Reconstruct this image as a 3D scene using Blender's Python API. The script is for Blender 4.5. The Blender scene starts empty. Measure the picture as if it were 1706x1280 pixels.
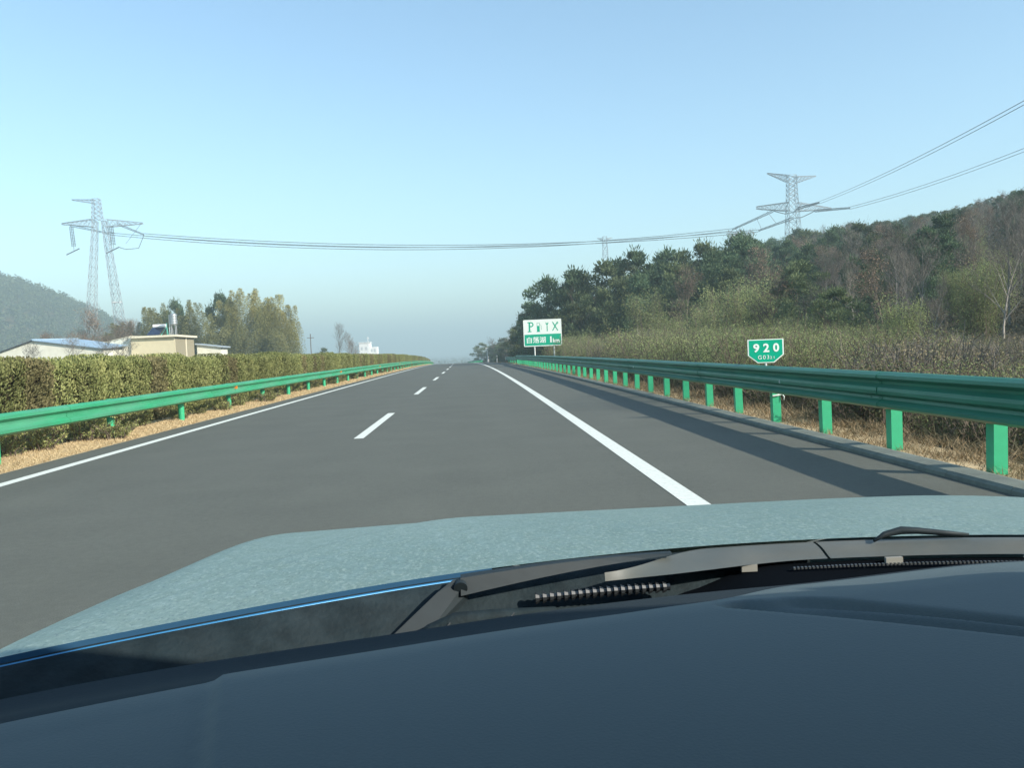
import bpy, math
import numpy as np
from mathutils import Vector, Matrix

# ------------------------------------------------------------------ camera, sky, sun, exposure
SC = bpy.context.scene
COL = SC.collection
EYE = 1.364                        # eye height above the road
F_PX, W_PX = 1480.0, 1706.0
YAW, PITCH, ROLL = 59.5 / 1480.0, -59.6 / 1480.0, math.radians(2.5)

cam = bpy.data.cameras.new('camera')
cam.sensor_width = 36.0
cam.lens = F_PX / W_PX * 36.0
cam.clip_start, cam.clip_end = 0.02, 20000
cam_o = bpy.data.objects.new('camera', cam)
COL.objects.link(cam_o)
fw = Vector((YAW, 1.0, PITCH)).normalized()
rt = fw.cross(Vector((0, 0, 1))).normalized()
up = rt.cross(fw).normalized()
cr, sr = math.cos(ROLL), math.sin(ROLL)
rt2 = rt * cr - up * sr
up2 = up * cr + rt * sr
cam_o.matrix_world = Matrix(((rt2.x, up2.x, -fw.x, 0), (rt2.y, up2.y, -fw.y, 0), (rt2.z, up2.z, -fw.z, EYE), (0, 0, 0, 1)))
SC.camera = cam_o

SUN_EL, SUN_AZ = 29.5, 122.0       # azimuth clockwise from straight ahead
world = bpy.data.worlds.new('World')
SC.world = world
world.use_nodes = True
wn = world.node_tree
sky = wn.nodes.new('ShaderNodeTexSky')
sky.sky_type = 'NISHITA'
sky.sun_disc = False
sky.sun_elevation = math.radians(SUN_EL)
sky.sun_rotation = math.radians(SUN_AZ)
sky.air_density = 1.0
sky.dust_density = 0.7
sky.ozone_density = 1.6
tintn = wn.nodes.new('ShaderNodeVectorMath')
tintn.operation = 'MULTIPLY'
tintn.inputs[1].default_value = (0.91, 1.03, 1.0)
wn.links.new(sky.outputs[0], tintn.inputs[0])
wn.links.new(tintn.outputs[0], wn.nodes['Background'].inputs[0])
wn.nodes['Background'].inputs[1].default_value = 0.118

sun = bpy.data.lights.new('sun', 'SUN')
sun.energy = 3.6
sun.angle = math.radians(0.6)
sun.color = (1.0, 0.93, 0.82)
sun_o = bpy.data.objects.new('sun', sun)
COL.objects.link(sun_o)
el, az = math.radians(SUN_EL), math.radians(SUN_AZ)
sdir = Vector((math.sin(az) * math.cos(el), math.cos(az) * math.cos(el), math.sin(el)))
sun_o.rotation_euler = sdir.to_track_quat('Z', 'Y').to_euler()
sun_o.location = (30, -20, 60)

SC.view_settings.view_transform = 'Standard'
SC.view_settings.look = 'None'
SC.view_settings.exposure = 1.1
SC.view_settings.gamma = 1.0
SC.view_settings.use_curve_mapping = False
SC.render.engine = 'CYCLES'
cy = SC.cycles
cy.use_denoising = True
cy.denoiser = 'OPENIMAGEDENOISE'
cy.max_bounces = 6
cy.diffuse_bounces = 3
cy.glossy_bounces = 2
cy.transmission_bounces = 3
cy.transparent_max_bounces = 6
cy.volume_bounces = 0
cy.sample_clamp_indirect = 6.0
cy.caustics_reflective = False
cy.caustics_refractive = False

# ------------------------------------------------------------------ helpers
def tag(o, label, cat, group=None):
    o['label'] = label
    o['category'] = cat
    if group:
        o['group'] = group
    return o

def empty(name, loc=(0, 0, 0), rz=0.0):
    o = bpy.data.objects.new(name, None)
    o.empty_display_size = 0.2
    COL.objects.link(o)
    o.location = loc
    o.rotation_euler = (0, 0, rz)
    return o

def link(name, me, parent=None, loc=None, rot=None):
    o = bpy.data.objects.new(name, me)
    COL.objects.link(o)
    if parent is not None:
        o.parent = parent
    if loc is not None:
        o.location = loc
    if rot is not None:
        o.rotation_euler = rot
    return o

def np_mesh(name, verts, faces, mat, tint=None, smooth=False):
    """faces: (n, k) integer array, all of one size"""
    verts = np.asarray(verts, dtype=np.float32).reshape(-1, 3)
    faces = np.asarray(faces, dtype=np.int32)
    n, k = faces.shape
    me = bpy.data.meshes.new(name)
    me.vertices.add(len(verts))
    me.vertices.foreach_set('co', verts.ravel())
    me.loops.add(n * k)
    me.loops.foreach_set('vertex_index', faces.ravel())
    me.polygons.add(n)
    me.polygons.foreach_set('loop_start', np.arange(0, n * k, k, dtype=np.int32))
    me.polygons.foreach_set('use_smooth', np.full(n, bool(smooth)))
    me.update(calc_edges=True)
    if tint is not None:
        at = me.attributes.new('tint', 'FLOAT', 'POINT')
        at.data.foreach_set('value', np.asarray(tint, dtype=np.float32))
    if mat is not None:
        me.materials.append(mat)
    return me

class MB:
    def __init__(self):
        self.v, self.f = [], []
    def add(self, vs, fs):
        b = len(self.v)
        self.v += [tuple(p) for p in vs]
        self.f += [tuple(b + i for i in f) for f in fs]
        return self
    def box(self, lo, hi):
        x0, y0, z0 = lo
        x1, y1, z1 = hi
        return self.add([(x0, y0, z0), (x1, y0, z0), (x1, y1, z0), (x0, y1, z0), (x0, y0, z1), (x1, y0, z1), (x1, y1, z1), (x0, y1, z1)],
                        [(3, 2, 1, 0), (4, 5, 6, 7), (0, 1, 5, 4), (1, 2, 6, 5), (2, 3, 7, 6), (3, 0, 4, 7)])
    def bar(self, a, b, r, r2=None, n=4, caps=True):
        a, b = Vector(a), Vector(b)
        d = (b - a)
        if d.length < 1e-6:
            return self
        d.normalize()
        q = Vector((0, 0, 1)) if abs(d.z) < 0.9 else Vector((1, 0, 0))
        u = d.cross(q).normalized()
        w = d.cross(u)
        r2 = r if r2 is None else r2
        vs = []
        for p, rr in ((a, r), (b, r2)):
            for i in range(n):
                t = 2 * math.pi * (i + .5) / n
                vs.append(p + (u * math.cos(t) + w * math.sin(t)) * rr)
        fs = [(i, (i + 1) % n, n + (i + 1) % n, n + i) for i in range(n)]
        if caps:
            fs += [tuple(range(n - 1, -1, -1)), tuple(range(n, 2 * n))]
        return self.add(vs, fs)
    def tube(self, pts, r, n=6):
        rs = r if hasattr(r, '__len__') else [r] * len(pts)
        pts = [Vector(p) for p in pts]
        b = len(self.v)
        for i, p in enumerate(pts):
            d = (pts[min(i + 1, len(pts) - 1)] - pts[max(i - 1, 0)]).normalized()
            q = Vector((0, 0, 1)) if abs(d.z) < 0.9 else Vector((1, 0, 0))
            u = d.cross(q).normalized()
            w = d.cross(u)
            for k in range(n):
                t = 2 * math.pi * k / n
                self.v.append(tuple(p + (u * math.cos(t) + w * math.sin(t)) * rs[i]))
        for i in range(len(pts) - 1):
            for k in range(n):
                k2 = (k + 1) % n
                self.f.append((b + i * n + k, b + i * n + k2, b + (i + 1) * n + k2, b + (i + 1) * n + k))
        self.f.append(tuple(b + k for k in range(n - 1, -1, -1)))
        self.f.append(tuple(b + (len(pts) - 1) * n + k for k in range(n)))
        return self
    def prism(self, poly, y0, y1):
        """polygon in x,z extruded along y"""
        n = len(poly)
        vs = [(x, y0, z) for x, z in poly] + [(x, y1, z) for x, z in poly]
        fs = [tuple(range(n)), tuple(range(2 * n - 1, n - 1, -1))] + [(i, n + i, n + (i + 1) % n, (i + 1) % n) for i in range(n)]
        return self.add(vs, fs)
    def mesh(self, name, mat, smooth=False):
        me = bpy.data.meshes.new(name)
        me.from_pydata(self.v, [], self.f)
        me.update()
        if smooth:
            me.polygons.foreach_set('use_smooth', np.ones(len(me.polygons), dtype=bool))
        if mat is not None:
            me.materials.append(mat)
        return me
    def obj(self, name, mat, parent=None, smooth=False, loc=None, rot=None):
        return link(name, self.mesh(name, mat, smooth), parent, loc, rot)

def structure(o):
    o['kind'] = 'structure'
    return o

# ------------------------------------------------------------------ materials
def mat(name, col, rough=0.7, metal=0.0, spec=0.5, var=0.0, scale=4.0, col2=None, bump=0.0, bscale=40.0, detail=6.0, stretch=None, tint=None, rnd=0.0, transl=0.0, coat=0.0):
    m = bpy.data.materials.new(name)
    m.use_nodes = True
    nt = m.node_tree
    N, L = nt.nodes, nt.links
    p = N['Principled BSDF']
    p.inputs['Roughness'].default_value = rough
    p.inputs['Metallic'].default_value = metal
    p.inputs['Specular IOR Level'].default_value = spec
    if coat:
        p.inputs['Coat Weight'].default_value = coat
        p.inputs['Coat Roughness'].default_value = 0.12
    rgb = N.new('ShaderNodeRGB')
    rgb.outputs[0].default_value = (*col, 1)
    out = rgb.outputs[0]
    vec = None
    if var or bump or col2:
        tc = N.new('ShaderNodeTexCoord')
        vec = tc.outputs['Object']
        if stretch:
            mp = N.new('ShaderNodeMapping')
            mp.inputs['Scale'].default_value = stretch
            L.new(vec, mp.inputs['Vector'])
            vec = mp.outputs[0]
    if col2 is not None:
        nz = N.new('ShaderNodeTexNoise')
        nz.inputs['Scale'].default_value = scale
        nz.inputs['Detail'].default_value = detail
        nz.inputs['Roughness'].default_value = 0.65
        L.new(vec, nz.inputs['Vector'])
        mr = N.new('ShaderNodeMapRange')
        mr.inputs[1].default_value, mr.inputs[2].default_value = 0.36, 0.64
        L.new(nz.outputs['Fac'], mr.inputs[0])
        mx = N.new('ShaderNodeMix')
        mx.data_type = 'RGBA'
        L.new(mr.outputs[0], mx.inputs[0])
        L.new(out, mx.inputs[6])
        mx.inputs[7].default_value = (*col2, 1)
        out = mx.outputs[2]
    def scaled(o, src, a, b):
        mr = N.new('ShaderNodeMapRange')
        mr.inputs[3].default_value, mr.inputs[4].default_value = a, b
        L.new(src, mr.inputs[0])
        mx = N.new('ShaderNodeVectorMath')
        mx.operation = 'SCALE'
        L.new(o, mx.inputs[0])
        L.new(mr.outputs[0], mx.inputs['Scale'])
        return mx.outputs[0]
    if var:
        nz = N.new('ShaderNodeTexNoise')
        nz.inputs['Scale'].default_value = scale * 2.3
        nz.inputs['Detail'].default_value = 8
        L.new(vec, nz.inputs['Vector'])
        out = scaled(out, nz.outputs['Fac'], 1 - var * 2, 1 + var * 2)
    if tint:
        a = N.new('ShaderNodeAttribute')
        a.attribute_name = 'tint'
        cr_ = N.new('ShaderNodeMix')
        cr_.data_type = 'RGBA'
        L.new(a.outputs['Fac'], cr_.inputs[0])
        L.new(out, cr_.inputs[6])
        cr_.inputs[7].default_value = (*tint, 1)
        out = cr_.outputs[2]
    if rnd:
        oi = N.new('ShaderNodeObjectInfo')
        out = scaled(out, oi.outputs['Random'], 1 - rnd, 1 + rnd)
    L.new(out, p.inputs['Base Color'])
    if bump:
        nz = N.new('ShaderNodeTexNoise')
        nz.inputs['Scale'].default_value = bscale
        nz.inputs['Detail'].default_value = 6
        L.new(vec, nz.inputs['Vector'])
        b = N.new('ShaderNodeBump')
        b.inputs['Strength'].default_value = bump
        b.inputs['Distance'].default_value = 0.01
        L.new(nz.outputs['Fac'], b.inputs['Height'])
        L.new(b.outputs[0], p.inputs['Normal'])
    if transl:
        tb = N.new('ShaderNodeBsdfTranslucent')
        L.new(out, tb.inputs['Color'])
        ms = N.new('ShaderNodeMixShader')
        ms.inputs[0].default_value = transl
        L.new(p.outputs[0], ms.inputs[1])
        L.new(tb.outputs[0], ms.inputs[2])
        L.new(ms.outputs[0], N['Material Output'].inputs['Surface'])
    return m

M = {}
M['ground'] = mat('ground', (0.085, 0.075, 0.042), 0.95, spec=0.1, var=0.25, scale=0.15, col2=(0.065, 0.050, 0.032), bump=0.6, bscale=3.0)
def asphalt_material():
    m = bpy.data.materials.new('asphalt')
    m.use_nodes = True
    N, L = m.node_tree.nodes, m.node_tree.links
    p = N['Principled BSDF']
    tc = N.new('ShaderNodeTexCoord')
    def mapped(sc):
        mp = N.new('ShaderNodeMapping')
        mp.inputs['Scale'].default_value = sc
        L.new(tc.outputs['Object'], mp.inputs['Vector'])
        return mp.outputs[0]
    def noise(vec, sc, det, lo, hi, a, b):
        n = N.new('ShaderNodeTexNoise')
        n.inputs['Scale'].default_value = sc
        n.inputs['Detail'].default_value = det
        L.new(vec, n.inputs['Vector'])
        r = N.new('ShaderNodeMapRange')
        for i, v in enumerate((lo, hi, a, b)):
            r.inputs[1 + i].default_value = v
        L.new(n.outputs['Fac'], r.inputs[0])
        return r.outputs[0], n.outputs['Fac']
    def mul(a, b):
        n = N.new('ShaderNodeMath')
        n.operation = 'MULTIPLY'
        L.new(a, n.inputs[0])
        L.new(b, n.inputs[1])
        return n.outputs[0]
    iso = mapped((1, 1, 1))
    lng = mapped((1, 0.05, 1))
    grain, gf = noise(iso, 130, 3, 0.3, 0.7, 0.80, 1.20)
    blot, _ = noise(iso, 0.9, 7, 0.3, 0.7, 0.93, 1.07)
    streak, _ = noise(lng, 1.3, 5, 0.3, 0.7, 0.97, 1.03)
    fine, _ = noise(iso, 14.0, 5, 0.3, 0.7, 0.93, 1.07)
    tot = mul(mul(grain, blot), mul(streak, fine))
    base = N.new('ShaderNodeRGB')
    base.outputs[0].default_value = (0.105, 0.109, 0.089, 1)
    sc = N.new('ShaderNodeVectorMath')
    sc.operation = 'SCALE'
    L.new(base.outputs[0], sc.inputs[0])
    L.new(tot, sc.inputs['Scale'])
    L.new(sc.outputs[0], p.inputs['Base Color'])
    p.inputs['Roughness'].default_value = 0.8
    p.inputs['Specular IOR Level'].default_value = 0.3
    bp = N.new('ShaderNodeBump')
    bp.inputs['Strength'].default_value = 0.35
    bp.inputs['Distance'].default_value = 0.006
    L.new(gf, bp.inputs['Height'])
    L.new(bp.outputs[0], p.inputs['Normal'])
    return m
M['asphalt'] = asphalt_material()
M['paint_line'] = mat('paint_line', (0.74, 0.76, 0.68), 0.75, var=0.10, scale=14, col2=(0.62, 0.64, 0.57), bump=0.1, bscale=80)
M['concrete'] = mat('concrete', (0.20, 0.22, 0.185), 0.9, spec=0.2, var=0.18, scale=2.0, col2=(0.14, 0.155, 0.135), bump=0.3, bscale=60)
M['straw_soil'] = mat('straw_soil', (0.52, 0.40, 0.235), 0.95, spec=0.1, var=0.2, scale=1.3, col2=(0.44, 0.33, 0.19), bump=0.3, bscale=30)
M['soil'] = mat('soil', (0.15, 0.10, 0.06), 0.95, spec=0.1, var=0.3, scale=1.5, col2=(0.26, 0.17, 0.09), bump=0.7, bscale=20)
M['straw'] = mat('straw', (0.62, 0.48, 0.28), 0.9, spec=0.1, tint=(0.52, 0.40, 0.23), transl=0.1)
M['straw_dull'] = mat('straw_dull', (0.34, 0.25, 0.145), 0.9, spec=0.1, tint=(0.15, 0.12, 0.07))
M['straw_dark'] = mat('straw_dark', (0.15, 0.125, 0.075), 0.95, spec=0.1, tint=(0.07, 0.07, 0.042))
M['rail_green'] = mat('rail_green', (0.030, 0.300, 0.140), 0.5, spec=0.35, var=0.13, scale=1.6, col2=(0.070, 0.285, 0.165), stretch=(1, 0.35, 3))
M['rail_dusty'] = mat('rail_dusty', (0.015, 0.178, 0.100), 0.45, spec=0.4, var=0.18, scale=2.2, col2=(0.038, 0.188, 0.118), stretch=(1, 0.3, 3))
M['post_green'] = mat('post_green', (0.032, 0.40, 0.19), 0.5, var=0.08, scale=5)
M['steel'] = mat('steel', (0.42, 0.44, 0.44), 0.45, metal=0.7, var=0.1, scale=8)
M['galv'] = mat('galv', (0.46, 0.48, 0.49), 0.6, metal=0.25, var=0.1)
M['orange'] = mat('orange', (0.75, 0.22, 0.03), 0.4)
M['white_reflector'] = mat('white_reflector', (0.8, 0.82, 0.8), 0.3)
M['sign_green'] = mat('sign_green', (0.002, 0.36, 0.215), 0.6, spec=0.08, var=0.03)
M['sign_white'] = mat('sign_white', (0.78, 0.82, 0.76), 0.45)
M['post_white'] = mat('post_white', (0.66, 0.67, 0.63), 0.6, var=0.08, scale=6)
M['black'] = mat('black', (0.015, 0.016, 0.018), 0.6)
M['bark'] = mat('bark', (0.125, 0.10, 0.080), 0.95, spec=0.1, var=0.2, scale=3, rnd=0.25)
M['bark_pale'] = mat('bark_pale', (0.27, 0.245, 0.215), 0.95, spec=0.1, var=0.2, scale=3, rnd=0.3)
M['twig'] = mat('twig', (0.15, 0.118, 0.092), 0.95, spec=0.1, rnd=0.3)
M['twig_pale'] = mat('twig_pale', (0.175, 0.155, 0.130), 0.95, spec=0.1, rnd=0.3)
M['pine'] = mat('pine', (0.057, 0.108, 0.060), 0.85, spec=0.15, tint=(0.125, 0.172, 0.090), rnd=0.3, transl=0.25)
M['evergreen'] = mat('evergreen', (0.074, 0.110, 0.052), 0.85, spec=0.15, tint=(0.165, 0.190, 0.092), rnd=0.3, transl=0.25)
M['dry_leaf'] = mat('dry_leaf', (0.21, 0.135, 0.085), 0.9, spec=0.1, tint=(0.36, 0.27, 0.20), rnd=0.25, transl=0.2)
M['bush_leaf'] = mat('bush_leaf', (0.205, 0.245, 0.095), 0.85, spec=0.15, tint=(0.37, 0.405, 0.180), rnd=0.25, transl=0.35)
M['bush_brown'] = mat('bush_brown', (0.18, 0.14, 0.085), 0.9, spec=0.1, tint=(0.30, 0.26, 0.15), rnd=0.25, transl=0.2)
M['bush_dark'] = mat('bush_dark', (0.050, 0.062, 0.030), 0.9, spec=0.1, tint=(0.12, 0.125, 0.065), rnd=0.25, transl=0.15)
M['bamboo_leaf'] = mat('bamboo_leaf', (0.12, 0.145, 0.045), 0.8, spec=0.2, tint=(0.48, 0.42, 0.16), rnd=0.2, transl=0.35)
M['bamboo_dark'] = mat('bamboo_dark', (0.095, 0.112, 0.046), 0.85, spec=0.15, tint=(0.27, 0.26, 0.11), rnd=0.25, transl=0.25)
M['culm'] = mat('culm', (0.20, 0.20, 0.12), 0.7, var=0.15, rnd=0.2)
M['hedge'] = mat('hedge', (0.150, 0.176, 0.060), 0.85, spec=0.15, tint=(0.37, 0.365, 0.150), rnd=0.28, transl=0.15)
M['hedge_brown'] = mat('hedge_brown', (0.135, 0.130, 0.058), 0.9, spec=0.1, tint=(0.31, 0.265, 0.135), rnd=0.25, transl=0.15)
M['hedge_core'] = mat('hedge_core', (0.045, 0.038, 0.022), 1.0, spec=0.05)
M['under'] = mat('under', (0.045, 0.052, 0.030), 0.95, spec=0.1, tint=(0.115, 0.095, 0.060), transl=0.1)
M['wall_cream'] = mat('wall_cream', (0.62, 0.55, 0.37), 0.9, spec=0.2, var=0.05, scale=0.8)
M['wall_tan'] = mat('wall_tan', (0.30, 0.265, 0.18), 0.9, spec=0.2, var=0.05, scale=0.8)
M['wall_white'] = mat('wall_white', (0.76, 0.75, 0.64), 0.9, spec=0.2, var=0.07, scale=0.7, col2=(0.68, 0.66, 0.54))
M['trim_cream'] = mat('trim_cream', (0.72, 0.66, 0.50), 0.85, var=0.08, scale=2)
M['roof_blue'] = mat('roof_blue', (0.34, 0.45, 0.54), 0.7, spec=0.2, var=0.15, scale=0.8, col2=(0.24, 0.36, 0.47))
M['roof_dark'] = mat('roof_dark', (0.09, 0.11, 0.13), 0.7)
M['roof_grey'] = mat('roof_grey', (0.36, 0.42, 0.46), 0.5, var=0.1)
M['glass_tube'] = mat('glass_tube', (0.02, 0.035, 0.08), 0.15)
M['tank_white'] = mat('tank_white', (0.75, 0.76, 0.76), 0.35, var=0.05)
M['teal'] = mat('teal', (0.08, 0.38, 0.30), 0.6)
M['far_white'] = mat('far_white', (0.75, 0.76, 0.74), 0.8)
M['window_dark'] = mat('window_dark', (0.12, 0.15, 0.18), 0.2)
M['window_pale'] = mat('window_pale', (0.50, 0.53, 0.54), 0.4)
M['pylon'] = mat('pylon', (0.30, 0.33, 0.35), 0.6, metal=0.2)
M['insulator'] = mat('insulator', (0.10, 0.12, 0.14), 0.5)
M['wire'] = mat('wire', (0.075, 0.085, 0.095), 0.6)

# ------------------------------------------------------------------ the lie of the land
def zr(y):
    """long profile of the carriageway: a gentle crest"""
    y = np.asarray(y, dtype=float)
    yy = np.clip(y, 0, None)
    a = -np.minimum(yy, 320) ** 2 / 27000.0
    b = -np.clip(yy - 320, 0, 700) * (2 * 320 / 27000.0) * 0.9
    return a + b

def xc(y):
    """the road bends slightly to the left"""
    y = np.asarray(y, dtype=float)
    yy = np.clip(y, 0, None)
    return -np.minimum(yy, 320) ** 2 / 12500.0 - np.clip(yy - 320, 0, None) * (2 * 320 / 12500.0)

def sstep(a, b, t):
    t = np.clip((np.asarray(t, dtype=float) - a) / (b - a), 0, 1)
    return t * t * (3 - 2 * t)

def hill_right(x, y):
    s = x - xc(y)
    rise = 0.285 * np.clip(s - 24, 0, 130) + 1.3 * sstep(13, 27, s)
    fade = 1 - sstep(280, 520, y)
    fade = fade * sstep(-120, 0, y)
    return rise * fade

def hill_left(x, y):
    g = 91 * np.exp(-(((x + 420) / 115.0) ** 2 + ((y - 740) / 190.0) ** 2))
    g += 22 * np.exp(-(((x + 300) / 70.0) ** 2 + ((y - 700) / 120.0) ** 2))
    return g

def zg(x, y):
    x = np.asarray(x, dtype=float)
    y = np.asarray(y, dtype=float)
    s = x - xc(y)
    z = zr(y) - 0.05
    z = z - 1.15 * sstep(5.4, 9.0, s)
    z = z - 1.6 * sstep(23, 32, -s)
    wob = 0.25 * np.sin(x * 0.31 + y * 0.13) * np.sin(y * 0.21 - x * 0.07)
    z = z + wob * (sstep(9, 16, s) + sstep(28, 40, -s))
    z = z + hill_right(x, y) + hill_left(x, y)
    return z

def gz(x, y):
    return float(zg(x, y))

xs = np.unique(np.concatenate([np.linspace(-4000, -700, 12), np.linspace(-700, -60, 60), np.linspace(-60, 60, 121), np.linspace(60, 320, 60), np.linspace(320, 4000, 14)]))
ys = np.unique(np.concatenate([np.linspace(-300, -20, 12), np.linspace(-20, 200, 111), np.linspace(200, 1100, 90), np.linspace(1100, 9000, 18)]))
GX, GY = np.meshgrid(xs, ys)
# the sheet follows the bend so that its seams run along the road
GXW = GX + xc(GY) * (np.abs(GX) < 320)
GZ = zg(GXW, GY)
nx, ny = len(xs), len(ys)
idx = np.arange(nx * ny).reshape(ny, nx)
quads = np.stack([idx[:-1, :-1], idx[:-1, 1:], idx[1:, 1:], idx[1:, :-1]], -1).reshape(-1, 4)
structure(link('ground', np_mesh('ground', np.stack([GXW, GY, GZ], -1).reshape(-1, 3), quads, M['ground'], smooth=True)))

def strip(name, s0, s1, y0, y1, dz, m, step=4.0, parent=None, z0=0.0, z1=0.0):
    n = max(1, int(math.ceil((y1 - y0) / step)))
    yy = np.linspace(y0, y1, n + 1)
    L = np.stack([xc(yy) + s0, yy, zr(yy) + dz + z0], -1)
    R = np.stack([xc(yy) + s1, yy, zr(yy) + dz + z1], -1)
    v = np.empty((2 * (n + 1), 3))
    v[0::2], v[1::2] = L, R
    i = np.arange(n)
    f = np.stack([2 * i, 2 * i + 1, 2 * i + 3, 2 * i + 2], -1)
    return link(name, np_mesh(name, v, f, m), parent)

S_LEFT, S_DASH, S_RIGHT, S_KERB = -5.71, -1.95, 1.80, 4.30
road = structure(strip('road', -6.32, S_KERB, -60, 900, 0.0, M['asphalt'], 3.0))
strip('edge_line', S_LEFT - 0.085, S_LEFT + 0.085, -60, 320, 0.004, M['paint_line'], 3.0, road)
strip('edge_line', S_RIGHT - 0.10, S_RIGHT + 0.10, -60, 320, 0.004, M['paint_line'], 3.0, road)
for k in range(-1, 15):
    y0 = 14.6 + 15 * k
    strip('lane_dash', S_DASH - 0.08, S_DASH + 0.08, y0, y0 + 6.0, 0.004, M['paint_line'], 2.0, road)
structure(strip('opposite_road', -21.0, -9.8, -60, 900, -0.01, M['asphalt'], 4.0))
structure(strip('left_verge', -9.8, -6.32, -60, 330, 0.0, M['straw_soil'], 3.0, None, 0.03, -0.006))
structure(strip('right_verge', 4.60, 5.5, -60, 330, 0.0, M['straw_soil'], 3.0, None, 0.02, -0.04))

# kerb of separate stones
kerb = structure(empty('kerb', (S_KERB, 0, 0)))
kp = [(0.0, -0.08), (0.0, 0.035), (0.03, 0.062), (0.20, 0.075), (0.30, 0.055), (0.30, -0.08)]
KB = MB().prism(kp, 0.004, 0.996).mesh('kerb_stone', M['concrete'])
for k in range(112):
    y0 = 2.0 + k * 1.0
    yawk = math.atan(float(xc(y0 + 1) - xc(y0)))
    o = link('kerb_stone', KB, kerb, (float(xc(y0)), y0, float(zr(y0))), (math.atan(float(zr(y0 + 1) - zr(y0))), 0, -yawk))

rng = np.random.default_rng(7)

# ------------------------------------------------------------------ foliage builders
def rand_dirs(r, n):
    v = r.normal(size=(n, 3))
    return v / np.linalg.norm(v, axis=1)[:, None]

def leaf_arrays(r, c, length, width, along=None, tint=None):
    """one quad (a pointed leaf shape) per centre"""
    n = len(c)
    d = rand_dirs(r, n) if along is None else along / np.linalg.norm(along, axis=1)[:, None]
    o = rand_dirs(r, n)
    w = np.cross(d, o)
    w /= np.linalg.norm(w, axis=1)[:, None] + 1e-9
    length = np.broadcast_to(length, n)[:, None]
    width = np.broadcast_to(width, n)[:, None]
    a = c - d * length * 0.5
    b = c + w * width * 0.5
    e = c + d * length * 0.5
    g = c - w * width * 0.5
    v = np.stack([a, b, e, g], 1).reshape(-1, 3)
    f = np.arange(4 * n).reshape(n, 4)
    t = np.repeat(r.random(n) if tint is None else tint, 4)
    return v, f, t

def leaf_mesh(name, parts, m):
    vs, fs, ts, b = [], [], [], 0
    for v, f, t in parts:
        vs.append(v)
        fs.append(f + b)
        ts.append(t)
        b += len(v)
    return np_mesh(name, np.concatenate(vs), np.concatenate(fs), m, np.concatenate(ts))

def twig_quads(a, b, ra, rb):
    """many thin three-sided tapering twigs"""
    d = b - a
    d = d / (np.linalg.norm(d, axis=1)[:, None] + 1e-9)
    q = np.where(np.abs(d[:, 2:3]) < 0.9, np.array([[0, 0, 1.0]]), np.array([[1.0, 0, 0]]))
    u = np.cross(d, q)
    u /= np.linalg.norm(u, axis=1)[:, None] + 1e-9
    w = np.cross(d, u)
    ra = np.broadcast_to(ra, len(a))[:, None]
    rb = np.broadcast_to(rb, len(a))[:, None]
    rings = []
    for p, rr in ((a, ra), (b, rb)):
        for k in range(3):
            t = 2 * math.pi * k / 3
            rings.append(p + (u * math.cos(t) + w * math.sin(t)) * rr)
    v = np.stack(rings, 1).reshape(-1, 3)
    i = np.arange(len(a))[:, None] * 6
    f = np.concatenate([i + np.array([[0, 1, 4, 3]]), i + np.array([[1, 2, 5, 4]]), i + np.array([[2, 0, 3, 5]])], 0)
    return v, f

def grow(r, h, spread, levels=3, n0=9, kink=0.25, base=0.3, lean=0.05):
    """skeleton of a tree: list of levels of segments (a, b, ra, rb)"""
    segs = []
    p = np.array([0, 0, -0.2])
    d = np.array([r.normal(0, lean), r.normal(0, lean), 1.0])
    n = 7
    R0 = h * 0.0115
    pts = [p]
    for i in range(n):
        d = d + np.array([r.normal(0, 0.06), r.normal(0, 0.06), 0.0])
        d /= np.linalg.norm(d)
        p = p + d * (h + 0.2) / n * 0.92
        pts.append(p)
    pts = np.array(pts)
    rad = R0 * (1 - np.linspace(0, 1, n + 1) * 0.85)
    segs.append((pts[:-1], pts[1:], rad[:-1], rad[1:]))
    parents = [(pts, rad)]
    for lv in range(1, levels + 1):
        A, B, RA, RB, new = [], [], [], [], []
        for pp, rr in parents:
            cnt = n0 if lv == 1 else (5 if lv == 2 else 4)
            for _ in range(cnt):
                t = r.uniform(base if lv == 1 else 0.2, 1.0)
                x = t * (len(pp) - 1)
                i = min(int(x), len(pp) - 2)
                q = pp[i] * (1 - (x - i)) + pp[i + 1] * (x - i)
                pr = rr[i] * (1 - (x - i)) + rr[i + 1] * (x - i)
                pd = pp[i + 1] - pp[i]
                pd = pd / np.linalg.norm(pd)
                a = r.uniform(0, 2 * math.pi)
                side = np.array([math.cos(a), math.sin(a), r.uniform(-0.1, 0.5)])
                dd = pd * (0.75 if lv == 1 else 0.6) + side * (0.62 + 0.25 * r.random()) + np.array([0, 0, 0.25])
                dd /= np.linalg.norm(dd)
                ln = spread * (1.15 - 0.75 * t if lv == 1 else 0.55) * r.uniform(0.6, 1.15) * (0.62 ** (lv - 1))
                r0 = max(0.006, pr * 0.55)
                m_ = 4 if lv == 1 else 2
                cp = [q]
                for _i in range(m_):
                    dd = dd + r.normal(0, kink * 0.35, 3) + np.array([0, 0, 0.07])
                    dd /= np.linalg.norm(dd)
                    cp.append(cp[-1] + dd * ln / m_)
                cp = np.array(cp)
                rc = np.linspace(r0, max(0.004, r0 * 0.35), m_ + 1)
                A.append(cp[:-1]); B.append(cp[1:]); RA.append(rc[:-1]); RB.append(rc[1:])
                new.append((cp, rc))
        segs.append(tuple(np.concatenate(z) for z in (A, B, RA, RB)))
        parents = new
    return segs, parents

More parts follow.
